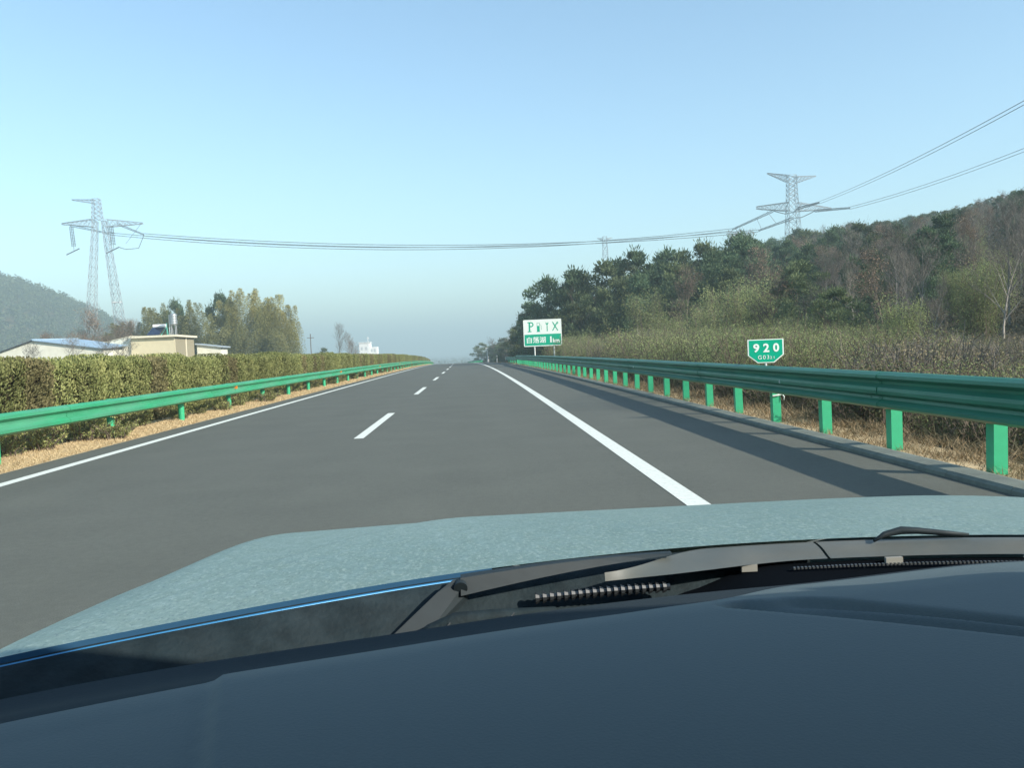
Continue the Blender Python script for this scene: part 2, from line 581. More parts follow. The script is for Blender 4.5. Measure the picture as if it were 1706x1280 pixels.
def seg_mesh(name, segs, m, floor_r=0.0):
    vs, fs, b = [], [], 0
    for a, e, ra, rb in segs:
        v, f = twig_quads(a, e, np.maximum(ra, floor_r), np.maximum(rb, floor_r))
        vs.append(v)
        fs.append(f + b)
        b += len(v)
    return np_mesh(name, np.concatenate(vs), np.concatenate(fs), m)

def make_bare(seed, h, spread, tw='twig', bk='bark', leaves=0, n0=11):
    r = np.random.default_rng(seed)
    segs, tips = grow(r, h, spread, 3, n0)
    trunk = seg_mesh('trunk', segs[:2], M[bk])
    v, f, b = [], [], 0
    for s in segs[2:]:
        vv, ff = twig_quads(s[0], s[1], np.maximum(s[2], 0.008), np.maximum(s[3], 0.006))
        v.append(vv); f.append(ff + b); b += len(vv)
    # a haze of last-year's shoots at the tips
    ends = np.array([t[0][-1] for t in tips])
    k = np.repeat(ends, 3, 0)
    dd = rand_dirs(r, len(k)) * 0.6 + np.array([0, 0, 0.6])
    vv, ff = twig_quads(k, k + dd * spread * 0.17, 0.006, 0.003)
    v.append(vv); f.append(ff + b)
    crown = np_mesh('crown', np.concatenate(v), np.concatenate(f), M[tw])
    out = [('trunk', trunk), ('crown', crown)]
    if leaves:
        c = np.array([t[0][-1] for t in tips])
        c = c[r.integers(0, len(c), leaves)] + r.normal(0, 0.18, (leaves, 3))
        out.append(('leaves', leaf_mesh('leaves', [leaf_arrays(r, c, r.uniform(0.08, 0.17, leaves), 0.07)], M['dry_leaf'])))
    return out

def make_evergreen(seed, h, w, m='pine', clumps=26, per=230, conic=0.3, low=0.25, size=0.26):
    r = np.random.default_rng(seed)
    segs, tips = grow(r, h * 0.93, w * 0.62, 2, 12, base=low)
    trunk = seg_mesh('trunk', segs, M['bark'])
    parts = []
    cs = []
    for k in range(clumps):
        t = (k + r.random()) / clumps
        z = h * (low + (1 - low) * t * 0.94)
        rad = w * 0.5 * ((1 - conic) * math.sqrt(max(0.02, 1 - (2 * t - 0.85) ** 2 / 1.5)) + conic * (1 - t)) * r.uniform(0.45, 1.05)
        if t > 0.93:
            rad *= 0.35
        a = k * 2.4 + r.normal(0, 0.5)
        cs.append((rad * math.cos(a), rad * math.sin(a), z, t))
    for (x, y, z, t) in cs:
        sz = w * r.uniform(0.13, 0.24) * (1.15 - 0.45 * t)
        d = rand_dirs(r, per)
        rr = r.random(per) ** 0.45
        c = np.array([x, y, z]) + d * rr[:, None] * np.array([sz, sz, sz * 0.62])
        al = d * 0.7 + np.array([0, 0, 0.75]) + r.normal(0, 0.35, (per, 3))
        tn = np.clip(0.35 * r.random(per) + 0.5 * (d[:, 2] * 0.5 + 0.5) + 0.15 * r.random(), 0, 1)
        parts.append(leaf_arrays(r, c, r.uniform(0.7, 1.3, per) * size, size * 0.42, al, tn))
    # feathery shoots over the outline
    n = clumps * 30
    pick = r.integers(0, clumps, n)
    base = np.array([q[:3] for q in cs])[pick]
    d = rand_dirs(r, n)
    d[:, 2] = np.abs(d[:, 2])
    c = base + d * (w * r.uniform(0.08, 0.17, n))[:, None]
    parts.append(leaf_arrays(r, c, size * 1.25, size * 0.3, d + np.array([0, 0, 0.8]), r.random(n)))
    return [('trunk', trunk), ('crown', leaf_mesh('crown', parts, M[m]))]

def make_bush(seed, h, w, m='bush_leaf', stems=70, leaves=2600, ls=0.11, tw='twig'):
    r = np.random.default_rng(seed)
    a = r.uniform(0, 2 * math.pi, stems)
    rad = np.sqrt(r.random(stems)) * w * 0.32
    b0 = np.stack([np.cos(a) * rad, np.sin(a) * rad, np.full(stems, -0.1)], -1)
    out = np.stack([np.cos(a), np.sin(a), np.zeros(stems)], -1)
    hh = h * r.uniform(0.6, 1.0, stems)
    mid = b0 + out * (w * 0.05 * r.random(stems))[:, None] + np.stack([r.normal(0, .06, stems), r.normal(0, .06, stems), hh * 0.5], -1)
    top = mid + out * (w * 0.22 * r.random(stems))[:, None] + np.stack([r.normal(0, .12, stems), r.normal(0, .12, stems), hh * 0.5], -1)
    segs = [(b0, mid, np.full(stems, 0.016), np.full(stems, 0.011)), (mid, top, np.full(stems, 0.011), np.full(stems, 0.004))]
    # side shoots
    n = stems * 7
    i = r.integers(0, stems, n)
    t = r.uniform(0.15, 1, n)[:, None]
    q = np.where(t < .5, b0[i] * (1 - 2 * t) + mid[i] * 2 * t, mid[i] * (2 - 2 * t) + top[i] * (2 * t - 1))
    d = rand_dirs(r, n) * 0.75 + np.array([0, 0, 0.7])
    e = q + d * h * r.uniform(0.06, 0.2, n)[:, None]
    segs.append((q, e, np.full(n, 0.007), np.full(n, 0.003)))
    stem = seg_mesh('stems', segs, M[tw])
    k = r.integers(0, n, leaves)
    tt = r.random(leaves)[:, None]
    c = q[k] * (1 - tt) + e[k] * tt + r.normal(0, 0.06 * h, (leaves, 3)) * np.array([1, 1, 0.6])
    c = c[c[:, 2] > 0.05]
    al = (e[k] - q[k])[:len(c)] + r.normal(0, 0.15, (len(c), 3))
    lf = leaf_mesh('foliage', [leaf_arrays(r, c, r.uniform(0.6, 1.3, len(c)) * ls, ls * 0.4, al)], M[m])
    return [('stems', stem), ('foliage', lf)]

def make_bamboo(seed, h, w, culms=9, per=700, lowleaf=0.35, m='bamboo_leaf'):
    r = np.random.default_rng(seed)
    mb = MB()
    parts = []
    for k in range(culms):
        a = r.uniform(0, 6.28)
        rad = w * 0.42 * math.sqrt(r.random())
        x0, y0 = rad * math.cos(a), rad * math.sin(a)
        hh = h * r.uniform(0.72, 1.0)
        lx, ly = r.normal(0, 0.05 * h, 2)
        pts = []
        for i in range(7):
            t = i / 6
            pts.append((x0 + lx * t ** 2.2, y0 + ly * t ** 2.2, -0.2 + (hh + 0.2) * t))
        mb.tube(pts, [0.05 * (1 - 0.85 * i / 6) for i in range(7)], 5)
        t = lowleaf + (1 - lowleaf) * r.random(per) ** 0.85
        P = np.array(pts)
        cx = np.interp(t, np.linspace(0, 1, 7), P[:, 0])
        cyy = np.interp(t, np.linspace(0, 1, 7), P[:, 1])
        cz = np.interp(t, np.linspace(0, 1, 7), P[:, 2])
        br = w * 0.30 * np.sin(np.clip((1.03 - t) / (1.03 - lowleaf), 0, 1) ** 0.75 * 1.75) * r.random(per) ** 0.6
        aa = r.uniform(0, 6.28, per)
        c = np.stack([cx + br * np.cos(aa), cyy + br * np.sin(aa), cz + br * 0.45 - 0.1 * r.random(per)], -1)
        al = np.stack([np.cos(aa), np.sin(aa), r.normal(0.2, 0.5, per)], -1)
        tn = np.clip(0.25 * r.random(per) + 0.75 * (t - lowleaf) / (1 - lowleaf) * r.uniform(0.5, 1.1), 0, 1)
        parts.append(leaf_arrays(r, c, r.uniform(0.18, 0.42, per), 0.085, al, tn))
    return [('culms', mb.mesh('culms', M['culm'])), ('crown', leaf_mesh('crown', parts, M[m]))]

def make_hedge_shrub(seed, w=1.06, d=0.95, h=1.55, m='hedge'):
    r = np.random.default_rng(seed)
    n = 9500
    # points on a rounded box shell with lumps, denser near the skin
    u = r.uniform(-1, 1, (n, 3))
    ax = r.integers(0, 6, n)
    sel = np.array([0, 0, 1, 1, 2, 0])[ax]
    sg = np.array([1, -1, 1, -1, 1, 1])[ax]
    u[np.arange(n), sel] = sg
    p = np.stack([u[:, 0] * d * 0.5, u[:, 1] * w * 0.5, (u[:, 2] * 0.5 + 0.5) * h], -1)
    ph = r.uniform(0, 6.28, 6)
    lump = (np.sin(p[:, 1] * 7 + ph[0]) * np.sin(p[:, 2] * 6 + ph[1]) + 0.6 * np.sin(p[:, 1] * 15 + p[:, 2] * 9 + ph[2]) + 0.5 * np.sin(p[:, 2] * 19 - p[:, 1] * 5 + ph[3])) * 0.062
    depth = r.random(n) ** 1.6 * 0.20
    cen = np.array([0, 0, h * 0.5])
    dirn = p - cen
    nrm = np.zeros((n, 3))
    nrm[np.arange(n), sel] = sg
    # pinch the sides so that plants stay apart towards the bottom
    pin = 1 - 0.16 * (np.abs(u[:, 1]) > 0.90) * r.random(n) * (0.5 + 0.5 * np.sin(p[:, 2] * 4 + ph[0]))
    p = p + nrm * (lump - depth)[:, None]
    p[:, 1] *= pin
    p[:, 2] = np.clip(p[:, 2], 0.02, h + 0.06)
    corner = np.maximum(np.abs(p[:, 0]) / (d * .5), np.abs(p[:, 1]) / (w * .5))
    p[:, 2] -= np.clip(corner - 0.75, 0, 1) * 0.25 * (p[:, 2] / h) ** 3
    al = nrm * 0.6 + np.array([0, 0, 0.8]) + r.normal(0, 0.45, (n, 3))
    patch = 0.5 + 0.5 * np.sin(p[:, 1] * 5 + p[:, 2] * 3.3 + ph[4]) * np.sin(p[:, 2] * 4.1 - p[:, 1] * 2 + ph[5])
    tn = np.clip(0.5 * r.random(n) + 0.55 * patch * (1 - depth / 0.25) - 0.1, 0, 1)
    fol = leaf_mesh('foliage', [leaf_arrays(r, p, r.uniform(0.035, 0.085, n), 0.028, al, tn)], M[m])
    mb = MB()
    for k in range(9):
        a = r.uniform(0, 6.28)
        x, y = 0.13 * math.cos(a), 0.16 * math.sin(a)
        mb.tube([(x * .4, y * .4, -0.1), (x, y, h * .4), (x * 2.0, y * 2.2, h * .85)], [0.022, 0.016, 0.006], 4)
    # the dark twiggy inside
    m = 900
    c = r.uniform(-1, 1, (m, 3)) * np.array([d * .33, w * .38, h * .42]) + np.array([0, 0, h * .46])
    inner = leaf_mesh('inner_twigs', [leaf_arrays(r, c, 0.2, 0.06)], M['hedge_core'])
    return [('stems', mb.mesh('stems', M['bark'])), ('foliage', fol), ('inner_twigs', inner)]

def plant(name, kit, loc, rz, sc, label, cat, group):
    o = empty(name, loc, rz)
    o.scale = (sc, sc, sc) if not hasattr(sc, '__len__') else sc
    tag(o, label, cat, group)
    for nm, me in kit:
        link(nm, me, o)
    return o

# ------------------------------------------------------------------ guardrails
W3 = [(0.0, 0.0), (0.022, 0.006), (0.080, 0.036), (0.084, 0.070), (0.020, 0.110), (0.014, 0.140), (0.078, 0.176), (0.084, 0.212), (0.078, 0.248), (0.014, 0.284),
      (0.020, 0.314), (0.084, 0.354), (0.080, 0.388), (0.022, 0.418), (0.0, 0.424)]
W2 = [(0.0, 0.0), (0.022, 0.006), (0.080, 0.040), (0.084, 0.086), (0.018, 0.135), (0.014, 0.165), (0.018, 0.195), (0.084, 0.244), (0.080, 0.290), (0.022, 0.324), (0.0, 0.330)]

def beam_mesh(name, prof, sign, length, m):
    t = 0.005
    front = [(sign * p, z) for p, z in prof]
    back = [(sign * (p - t), z) for p, z in prof]
    mb = MB()
    n = len(prof)
    ring = front + back[::-1]
    k = len(ring)
    vs = [(x, 0.0, z) for x, z in ring] + [(x, length, z) for x, z in ring]
    fs = [(i, (i + 1) % k, k + (i + 1) % k, k + i) for i in range(k)]
    for i in range(n - 1):
        fs.append((i, k - 1 - i, k - 2 - i, i + 1))
        fs.append((k + i, k + i + 1, k + k - 2 - i, k + k - 1 - i))
    mb.add(vs, fs)
    return mb.mesh(name, m)

def bolt_mesh(sign, m):
    return MB().bar((sign * -0.004, 0, 0), (sign * 0.012, 0, 0), 0.014, 0.010, 6).mesh('bolt', m)
def bolts(me, parent, s, y, dz, rows, sign, L):
    for z, p in rows:
        for dy in (-0.11, 0.11):
            place('bolt', me, parent, s + sign * p, y + dy, dz + z, L)

def place(name, me, parent, s, y, dz, L):
    x0, x1 = float(xc(y)) + s, float(xc(y + L)) + s
    z0, z1 = float(zr(y)) + dz, float(zr(y + L)) + dz
    o = link(name, me, parent, (x0 - parent.location.x, y - parent.location.y, z0 - parent.location.z), (math.atan2(z1 - z0, L), 0, -math.atan2(x1 - x0, L)))
    return o

RS, LS = 4.60, -6.86
# right rail: three-wave beam, square posts every two metres
rr_ = empty('guardrail', (RS, 4.0, 0))
tag(rr_, 'green three-wave guardrail on square posts along the right kerb, its road side in shade', 'guardrail')
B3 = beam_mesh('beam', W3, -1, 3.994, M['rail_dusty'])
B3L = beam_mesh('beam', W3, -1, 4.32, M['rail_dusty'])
BR3 = bolt_mesh(-1, M['rail_dusty'])
POST = MB().box((-0.065, -0.065, -0.5), (0.065, 0.065, 0.80))
POST.box((-0.071, -0.071, 0.80), (0.071, 0.071, 0.812))
POST = POST.mesh('post', M['post_green'])
BLOCK = MB().box((-0.060, -0.05, 0.54), (0.06, 0.05, 0.86)).mesh('spacer_block', M['rail_green'])
y = -2.0
while y < 86:
    if int(round((y + 2) / 4)) % 2:
        place('beam', B3L, rr_, RS - 0.008, y - 0.16, 0.499, 4.0)
    else:
        place('beam', B3, rr_, RS, y, 0.50, 4.0)
    if y < 30:
        bolts(BR3, rr_, RS, y, 0.50, [(0.125, 0.018), (0.300, 0.018)], -1, 4.0)
    y += 4.0
y = 4.0
k = 0
while y < 87:
    o = place('post', POST, rr_, RS + 0.185, y, 0.0, 2.0)
    o.rotation_euler = (rng.normal(0, 0.012), rng.normal(0, 0.012), rng.normal(0, 0.03))
    place('spacer_block', BLOCK, rr_, RS + 0.060, y, 0.0, 2.0)
    if k % 6 == 4:
        R = MB().prism([(-0.10, 0.68), (-0.02, 0.68), (-0.02, 0.76), (-0.10, 0.72)], -0.006, 0.006)
        place('reflector', R.mesh('reflector', M['white_reflector']), rr_, RS, y + 1.0, 0.0, 2.0)
    y += 2.0
    k += 1
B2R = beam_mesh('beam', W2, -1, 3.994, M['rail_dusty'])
ROUND = MB().bar((0, 0, -0.5), (0, 0, 0.72), 0.07, 0.07, 12)
ROUND.bar((0, 0, 0.72), (0, 0, 0.74), 0.076, 0.06, 12)
ROUND = ROUND.mesh('post', M['post_green'])
y = 86.0
while y < 104:
    place('beam', B2R, rr_, RS, y, 0.42, 4.0)
    place('post', ROUND, rr_, RS + 0.17, y + 2, 0.0, 2.0)
    y += 4.0
EM = MB().prism([(-0.11, 0.40), (0.30, 0.44), (0.34, 0.60), (0.30, 0.72), (-0.11, 0.76)], 0, 0.02)
place('end_terminal', EM.mesh('end_terminal', M['white_reflector']), rr_, RS, 106.0, 0.0, 2.0)

# strap tied round one post
st = empty('tied_rag', (RS + 0.170, 13.995, 0.455))
tag(st, 'pale strip of rag tied round a right guardrail post left of the number sign', 'rag')
mb = MB()
mb.tube([(-0.075, -0.075, -0.03), (0.0, -0.085, -0.02), (0.078, -0.078, 0.0), (0.11, -0.09, 0.05), (0.15, -0.09, 0.085)], [0.014, 0.016, 0.018, 0.012, 0.006], 6)
mb.obj('band', M['sign_white'], st)
MB().tube([(0.078, -0.08, 0.0), (0.10, -0.10, -0.05), (0.095, -0.10, -0.10)], [0.012, 0.009, 0.004], 5).obj('loose_end', M['sign_white'], st)

# far rail beyond the gap
fr = empty('guardrail', (RS, 200.0, float(zr(200))))
tag(fr, 'distant hazy green guardrail beyond the gap, where the road bends over the crest', 'guardrail')
y = 196.0
while y < 300:
    place('beam', B2R, fr, RS, y, 0.42, 4.0)
    place('post', ROUND, fr, RS + 0.17, y + 2, 0.0, 2.0)
    y += 4.0
place('end_terminal', EM.mesh('end_terminal', M['white_reflector']), fr, RS, 195.9, 0.0, 2.0)

# left rail along the median: two-wave beam on round posts
lr = empty('guardrail', (LS, 4.0, 0))
tag(lr, 'sunlit green two-wave guardrail on round posts in front of the median hedge', 'guardrail')
B2L = beam_mesh('beam', W2, 1, 4.144, M['rail_green'])
B2LL = beam_mesh('beam', W2, 1, 4.47, M['rail_green'])
BR2 = bolt_mesh(1, M['rail_green'])
BLOCKL = MB().box((-0.05, -0.045, 0.46), (0.05, 0.045, 0.70)).mesh('spacer_block', M['rail_green'])
y = 0.75
k = 0
while y < 285:
    place('beam', B2L if k % 2 == 0 else B2LL, lr, LS + (0.008 if k % 2 else 0.0), y + 2.07 - (0.16 if k % 2 else 0), 0.42 - (0.001 if k % 2 else 0), 4.15)
    place('post', ROUND, lr, LS - 0.17, y, 0.0, 4.15)
    if y < 100:
        place('spacer_block', BLOCKL, lr, LS - 0.05, y, 0.0, 4.15)
        if y < 40:
            bolts(BR2, lr, LS, y + 2.07, 0.42, [(0.165, 0.014)], 1, 4.15)
    if k % 5 == 1 and y > 24:
        R = MB().box((0.02, -0.012, 0.575), (0.10, 0.012, 0.66))
        place('reflector', R.mesh('reflector', M['orange']), lr, LS, y, 0.0, 4.15)
    y += 4.15
    k += 1

# ------------------------------------------------------------------ lettering
DG = None
def text_mesh(body, size, bold=0.0, spacing=1.0, align='CENTER'):
    c = bpy.data.curves.new('text', 'FONT')
    c.body = body
    c.size = size
    c.offset = bold
    c.space_character = spacing
    c.align_x = align
    c.align_y = 'CENTER'
    c.extrude = 0.002
    c.resolution_u = 4
    o = bpy.data.objects.new('text', c)
    COL.objects.link(o)
    bpy.context.view_layer.update()
    dg = bpy.context.evaluated_depsgraph_get()
    me = bpy.data.meshes.new_from_object(o.evaluated_get(dg))
    bpy.data.objects.remove(o)
    return me

def text_obj(name, body, size, m, parent, x, y, z, bold=0.0, spacing=1.0, sx=1.0, width=None, height=None):
    me = text_mesh(body, size, bold, spacing)
    co = np.empty(len(me.vertices) * 3, dtype=np.float32)
    me.vertices.foreach_get('co', co)
    co = co.reshape(-1, 3)
    lo, hi = co.min(0), co.max(0)
    co[:, :2] -= (lo[:2] + hi[:2]) / 2
    if width:
        co[:, 0] *= width / (hi[0] - lo[0])
    if height:
        co[:, 1] *= height / (hi[1] - lo[1])
    me.vertices.foreach_set('co', co.ravel())
    me.update()
    me.materials.clear()
    me.materials.append(m)
    return link(name, me, parent, (x, y, z), (math.pi / 2, 0, 0))

def rect_round(w, h, r, n=4):
    pts = []
    for cx, cz, a0 in ((w / 2 - r, h / 2 - r, 0), (-w / 2 + r, h / 2 - r, 90), (-w / 2 + r, -h / 2 + r, 180), (w / 2 - r, -h / 2 + r, 270)):
        for i in range(n + 1):
            a = math.radians(a0 + 90 * i / n)
            pts.append((cx + r * math.cos(a), cz + r * math.sin(a)))
    return pts

# service-area sign
SX, SY = 5.79, 75.0
SZ = gz(SX, SY)
sg = empty('service_sign', (SX, SY, SZ), math.radians(-3))
tag(sg, 'white and green service area board with parking, fuel, spanner and cutlery symbols on two posts', 'road sign')
PW, PH = 3.22, 2.26
PZ = 2.56 - SZ
for dx in (-0.72, 0.93):
    MB().bar((dx, 0.09, -0.3), (dx, 0.09, PZ + 0.9), 0.06, 0.06, 10).obj('post', M['post_white'], sg)
panel = MB().prism(rect_round(PW, PH, 0.07), 0.0, 0.03).obj('panel', M['sign_white'], sg, loc=(0, 0, PZ))
gp = MB().prism(rect_round(PW - 0.14, 0.94, 0.04), -0.004, 0.0).obj('green_field', M['sign_green'], panel, loc=(0, 0, -0.585))
for dz in (0.7, -0.7):
    MB().box((-PW / 2 + 0.15, 0.03, dz - 0.04), (PW / 2 - 0.15, 0.085, dz + 0.04)).obj('rail_bracket', M['galv'], panel)
def icon(name, mb, m=None):
    return mb.obj(name, m or M['sign_green'], panel)
Y0, Y1 = -0.005, 0.0
# P with slab serifs
mb = MB()
px0, pz0 = -1.09, 0.13
mb.box((px0 - 0.065, Y0, pz0), (px0 + 0.065, Y1, pz0 + 0.78))
mb.box((px0 - 0.16, Y0 - .001, pz0 - 0.03), (px0 + 0.16, Y1, pz0 + 0.04))
mb.box((px0 - 0.16, Y0 - .001, pz0 + 0.74), (px0 + 0.10, Y1, pz0 + 0.81))
ring_o, ring_i = [], []
cz = pz0 + 0.595
for i in range(13):
    a = math.radians(-90 + 180 * i / 12)
    ring_o.append((px0 + 0.14 + 0.215 * math.cos(a), cz + 0.215 * math.sin(a)))
    ring_i.append((px0 + 0.14 + 0.115 * math.cos(a), cz + 0.115 * math.sin(a)))
for i in range(12):
    mb.prism([ring_o[i], ring_o[i + 1], ring_i[i + 1], ring_i[i]], Y0, Y1)
mb.box((px0 + 0.06, Y0, cz - 0.215), (px0 + 0.14, Y1, cz - 0.115)).box((px0 + 0.06, Y0, cz + 0.115), (px0 + 0.14, Y1, cz + 0.215))
icon('parking_letter', mb)
# fuel pump
mb = MB()
fx = -0.36
mb.box((fx - 0.10, Y0, 0.11), (fx + 0.13, Y1, 0.60))
mb.box((fx - 0.14, Y0 - .001, 0.085), (fx + 0.17, Y1, 0.125))
mb.box((fx - 0.10, Y0 - .001, 0.60), (fx - 0.075, Y1, 0.84)).box((fx + 0.105, Y0 - .001, 0.60), (fx + 0.13, Y1, 0.84)).box((fx - 0.10, Y0, 0.84), (fx + 0.13, Y1, 0.865))
mb.prism([(fx + 0.13, 0.74), (fx + 0.13, 0.705), (fx + 0.25, 0.60), (fx + 0.28, 0.60)], Y0, Y1)
mb.box((fx + 0.25, Y0 + .001, 0.26), (fx + 0.28, Y1, 0.60))
icon('fuel_symbol', mb)
# spanner
mb = MB()
wx = 0.40
mb.box((wx - 0.035, Y0, 0.12), (wx + 0.035, Y1, 0.66))
mb.prism([(wx - 0.035, 0.66), (wx + 0.035, 0.66), (wx + 0.115, 0.76), (wx + 0.10, 0.90), (wx + 0.045, 0.82), (wx, 0.76), (wx - 0.045, 0.82), (wx - 0.10, 0.90), (wx - 0.115, 0.76)], Y0, Y1)
icon('spanner_symbol', mb)
# crossed knife and fork
mb = MB()
kx = 1.07
mb.prism([(kx - 0.26, 0.15), (kx - 0.19, 0.12), (kx + 0.17, 0.72), (kx + 0.10, 0.78)], Y0, Y1)
mb.prism([(kx + 0.26, 0.15), (kx + 0.19, 0.12), (kx - 0.10, 0.60), (kx - 0.25, 0.92), (kx - 0.13, 0.84)], Y0 - .001, Y1)
for q in (0, 1, 2):
    mb.prism([(kx + 0.10 + q * 0.045, 0.77 - q * 0.03), (kx + 0.135 + q * 0.045, 0.745 - q * 0.03), (kx + 0.225 + q * 0.04, 0.90 - q * 0.035), (kx + 0.20 + q * 0.04, 0.92 - q * 0.035)], Y0 - .002, Y1)
icon('cutlery_symbol', mb)
text_obj('place_name', '白荡湖', 0.5, M['sign_white'], panel, -0.56, -0.007, -0.59, bold=0.008, width=1.60, height=0.54)
text_obj('distance_digit', '1', 0.6, M['sign_white'], panel, 0.68, -0.007, -0.585, bold=0.006, width=0.13, height=0.52)
text_obj('distance_unit', 'km', 0.36, M['sign_white'], panel, 1.12, -0.007, -0.68, bold=0.012, width=0.56, height=0.36)

# kilometre sign
KX, KY = 4.965, 15.0
KZ = 0.55
ks = empty('kilometre_sign', (KX, KY, KZ), math.radians(-4))
ks.scale = (0.94, 0.94, 0.94)
tag(ks, 'small green six-sided distance plate reading 920 on a short post fixed behind the right guardrail', 'road sign')
HW = 0.325
def hexa(k):
    return [(HW * k, 0.215 * k), (-HW * k, 0.215 * k), (-HW * k, -0.075 * k), (-HW * 0.46 * k, -0.215 * k), (HW * 0.46 * k, -0.215 * k), (HW * k, -0.075 * k)]
MB().bar((0, 0.03, 0.0), (0, 0.03, 0.74), 0.022, 0.022, 8).obj('post', M['post_white'], ks)
MB().box((-0.38, 0.052, 0.10), (0.03, 0.062, 0.16)).obj('rail_bracket', M['galv'], ks)
plate = MB().prism(hexa(1.0), 0.0, 0.008).obj('plate', M['sign_white'], ks, loc=(0, 0, 0.615))
MB().prism(hexa(0.93), -0.003, 0.0).obj('green_field', M['sign_green'], plate)
for ch, dx in (('9', -0.172), ('2', 0.008), ('0', 0.186)):
    text_obj('digit', ch, 0.2, M['sign_white'], plate, dx, -0.006, 0.058, bold=0.006, width=0.108, height=0.158)
text_obj('route_code', 'G03', 0.08, M['sign_white'], plate, -0.045, -0.006, -0.112, bold=0.0, spacing=1.3, width=0.20, height=0.070)
text_obj('route_code', '21', 0.05, M['sign_white'], plate, 0.110, -0.006, -0.122, bold=0.0, spacing=1.4, width=0.075, height=0.048)

# delineator posts and camera pole beyond the gap
DEL = MB().bar((0, 0, -0.2), (0, 0, 0.62), 0.06, 0.06, 8)
def delineator(s, y, label):
    x = float(xc(y)) + s
    o = empty('delineator_post', (x, y, float(zr(y))))
    tag(o, label, 'marker post', 'marker posts in the guardrail gap')
    MB().bar((0, 0, -0.2), (0, 0, 0.62), 0.07, 0.07, 8).obj('shaft', M['post_white'], o)
    MB().bar((0, 0, 0.62), (0, 0, 0.84), 0.072, 0.072, 8).obj('dark_band', M['black'], o)
    MB().bar((0, 0, 0.84), (0, 0, 1.06), 0.07, 0.045, 8).obj('cap', M['post_white'], o)
delineator(4.9, 138.0, 'white marker post with black band just beyond the end of the right guardrail')
delineator(4.85, 170.0, 'white marker post with black band at the foot of the pale pole')
py_ = 180.0
po = empty('roadside_pole', (float(xc(py_)) + 5.1, py_, float(zr(py_)) - 0.05))
tag(po, 'pale slim pole with a short bent head beside the far right bend', 'pole')
MB().tube([(0, 0, -0.2), (0, 0, 2.3), (-0.06, 0, 2.75)], [0.11, 0.09, 0.08], 8).obj('shaft', M['post_white'], po)
MB().box((-0.32, -0.1, 2.74), (0.26, 0.1, 2.96)).obj('head', M['post_white'], po)

# ------------------------------------------------------------------ hedge on the median
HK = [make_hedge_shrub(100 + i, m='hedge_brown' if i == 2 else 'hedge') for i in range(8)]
ORD = ['first', 'second', 'third', 'fourth', 'fifth', 'sixth', 'seventh', 'eighth', 'ninth', 'tenth', 'eleventh', 'twelfth']
y = 12.4
i = 0
while y < 262:
    step = 1.0 if y < 120 else 1.3
    s = -8.28 + rng.normal(0, 0.035)
    sc = (1.0 + rng.normal(0, .04), 0.97 * step + rng.normal(0, .04), 1.0 + rng.normal(0, 0.026))
    lb = 'clipped olive hedge shrub in the row along the median, farther along towards the crest'
    if 2 <= i < 14:
        lb = 'clipped olive hedge shrub, %s from the left frame edge in the row behind the guardrail' % ORD[i - 2]
    plant('hedge_shrub', HK[int(rng.integers(0, 8))], (float(xc(y)) + s, y, float(zr(y)) + 0.0), rng.choice([0.0, math.pi]) + rng.normal(0, 0.03), sc,
          lb, 'hedge shrub', 'hedge shrubs along the median')
    y += step
    i += 1

# straggling shoots under the left rail
SPK = [make_bush(300 + i, 0.5, 0.8, 'hedge', 30, 1900, 0.05, 'twig') for i in range(4)]
y = 8.5
while y < 150:
    plant('low_bush', SPK[int(rng.integers(0, 4))], (float(xc(y)) - 7.30 + rng.normal(0, 0.10), y, float(zr(y))), rng.uniform(0, 6.28), rng.uniform(0.5, 1.15),
          'low straggling olive shoots on the dry strip under the left guardrail', 'low bush', 'low shoots under the left guardrail')
    y += rng.uniform(0.8, 1.7) * (1 + y / 60)

for yb_ in (16.9, 29.3):
    plant('low_bush', SPK[1], (float(xc(yb_)) - 6.80, yb_, float(zr(yb_))), 1.0, (0.85, 0.95, 0.85),
          'low olive tuft right in front of a left guardrail post', 'low bush', 'tufts hiding guardrail posts')

# ------------------------------------------------------------------ dry grass
def grass(name, s0, s1, y0, y1, n, h0, h1, m, label, zoff, seed, clump=0.0):
    r = np.random.default_rng(seed)
    yy = y0 * (y1 / y0) ** r.random(n)
    ss = r.uniform(s0, s1, n)
    if clump:
        keep = np.sin(yy * 3.1 + ss * 4) * np.sin(ss * 5.3 - yy * 1.7) + r.normal(0, 0.5, n) > -clump
        yy, ss = yy[keep], ss[keep]
    n = len(yy)
    x = xc(yy) + ss
    z = np.maximum(zg(x, yy), -99) + 0.0
    z = np.where((ss > 4.5) & (ss < 5.9), zr(yy) + 0.0, z)
    z = np.where(ss < -6.3, zr(yy) + 0.0, z)
    hh = r.uniform(h0, h1, n) * (1 + yy / 90)
    wd = 0.0028 + 0.00028 * yy
    d = r.normal(0, 1.1, (n, 2))
    a = r.uniform(0, 6.28, n)
    w = np.stack([np.cos(a) * wd, np.sin(a) * wd, np.zeros(n)], -1)
    b = np.stack([x, yy, z - 0.01], -1)
    t = b + np.stack([d[:, 0] * hh, d[:, 1] * hh, hh], -1)
    v = np.stack([b - w, b + w, t], 1).reshape(-1, 3)
    me = np_mesh(name, v, np.arange(3 * n).reshape(n, 3), m, np.repeat(r.random(n), 3))
    o = link(name, me)
    o['kind'] = 'stuff'
    tag(o, label, 'grass')
    return o
grass('dry_grass', -7.6, -6.38, 8, 190, 80000, 0.015, 0.055, M['straw'], 'short straw coloured grass strip between left edge line and guardrail', 0.0, 11)
grass('dry_grass', 4.62, 5.9, 5, 110, 34000, 0.02, 0.12, M['straw_dull'], 'dry tan grass on the verge behind the right kerb', 0.0, 12, 0.4)
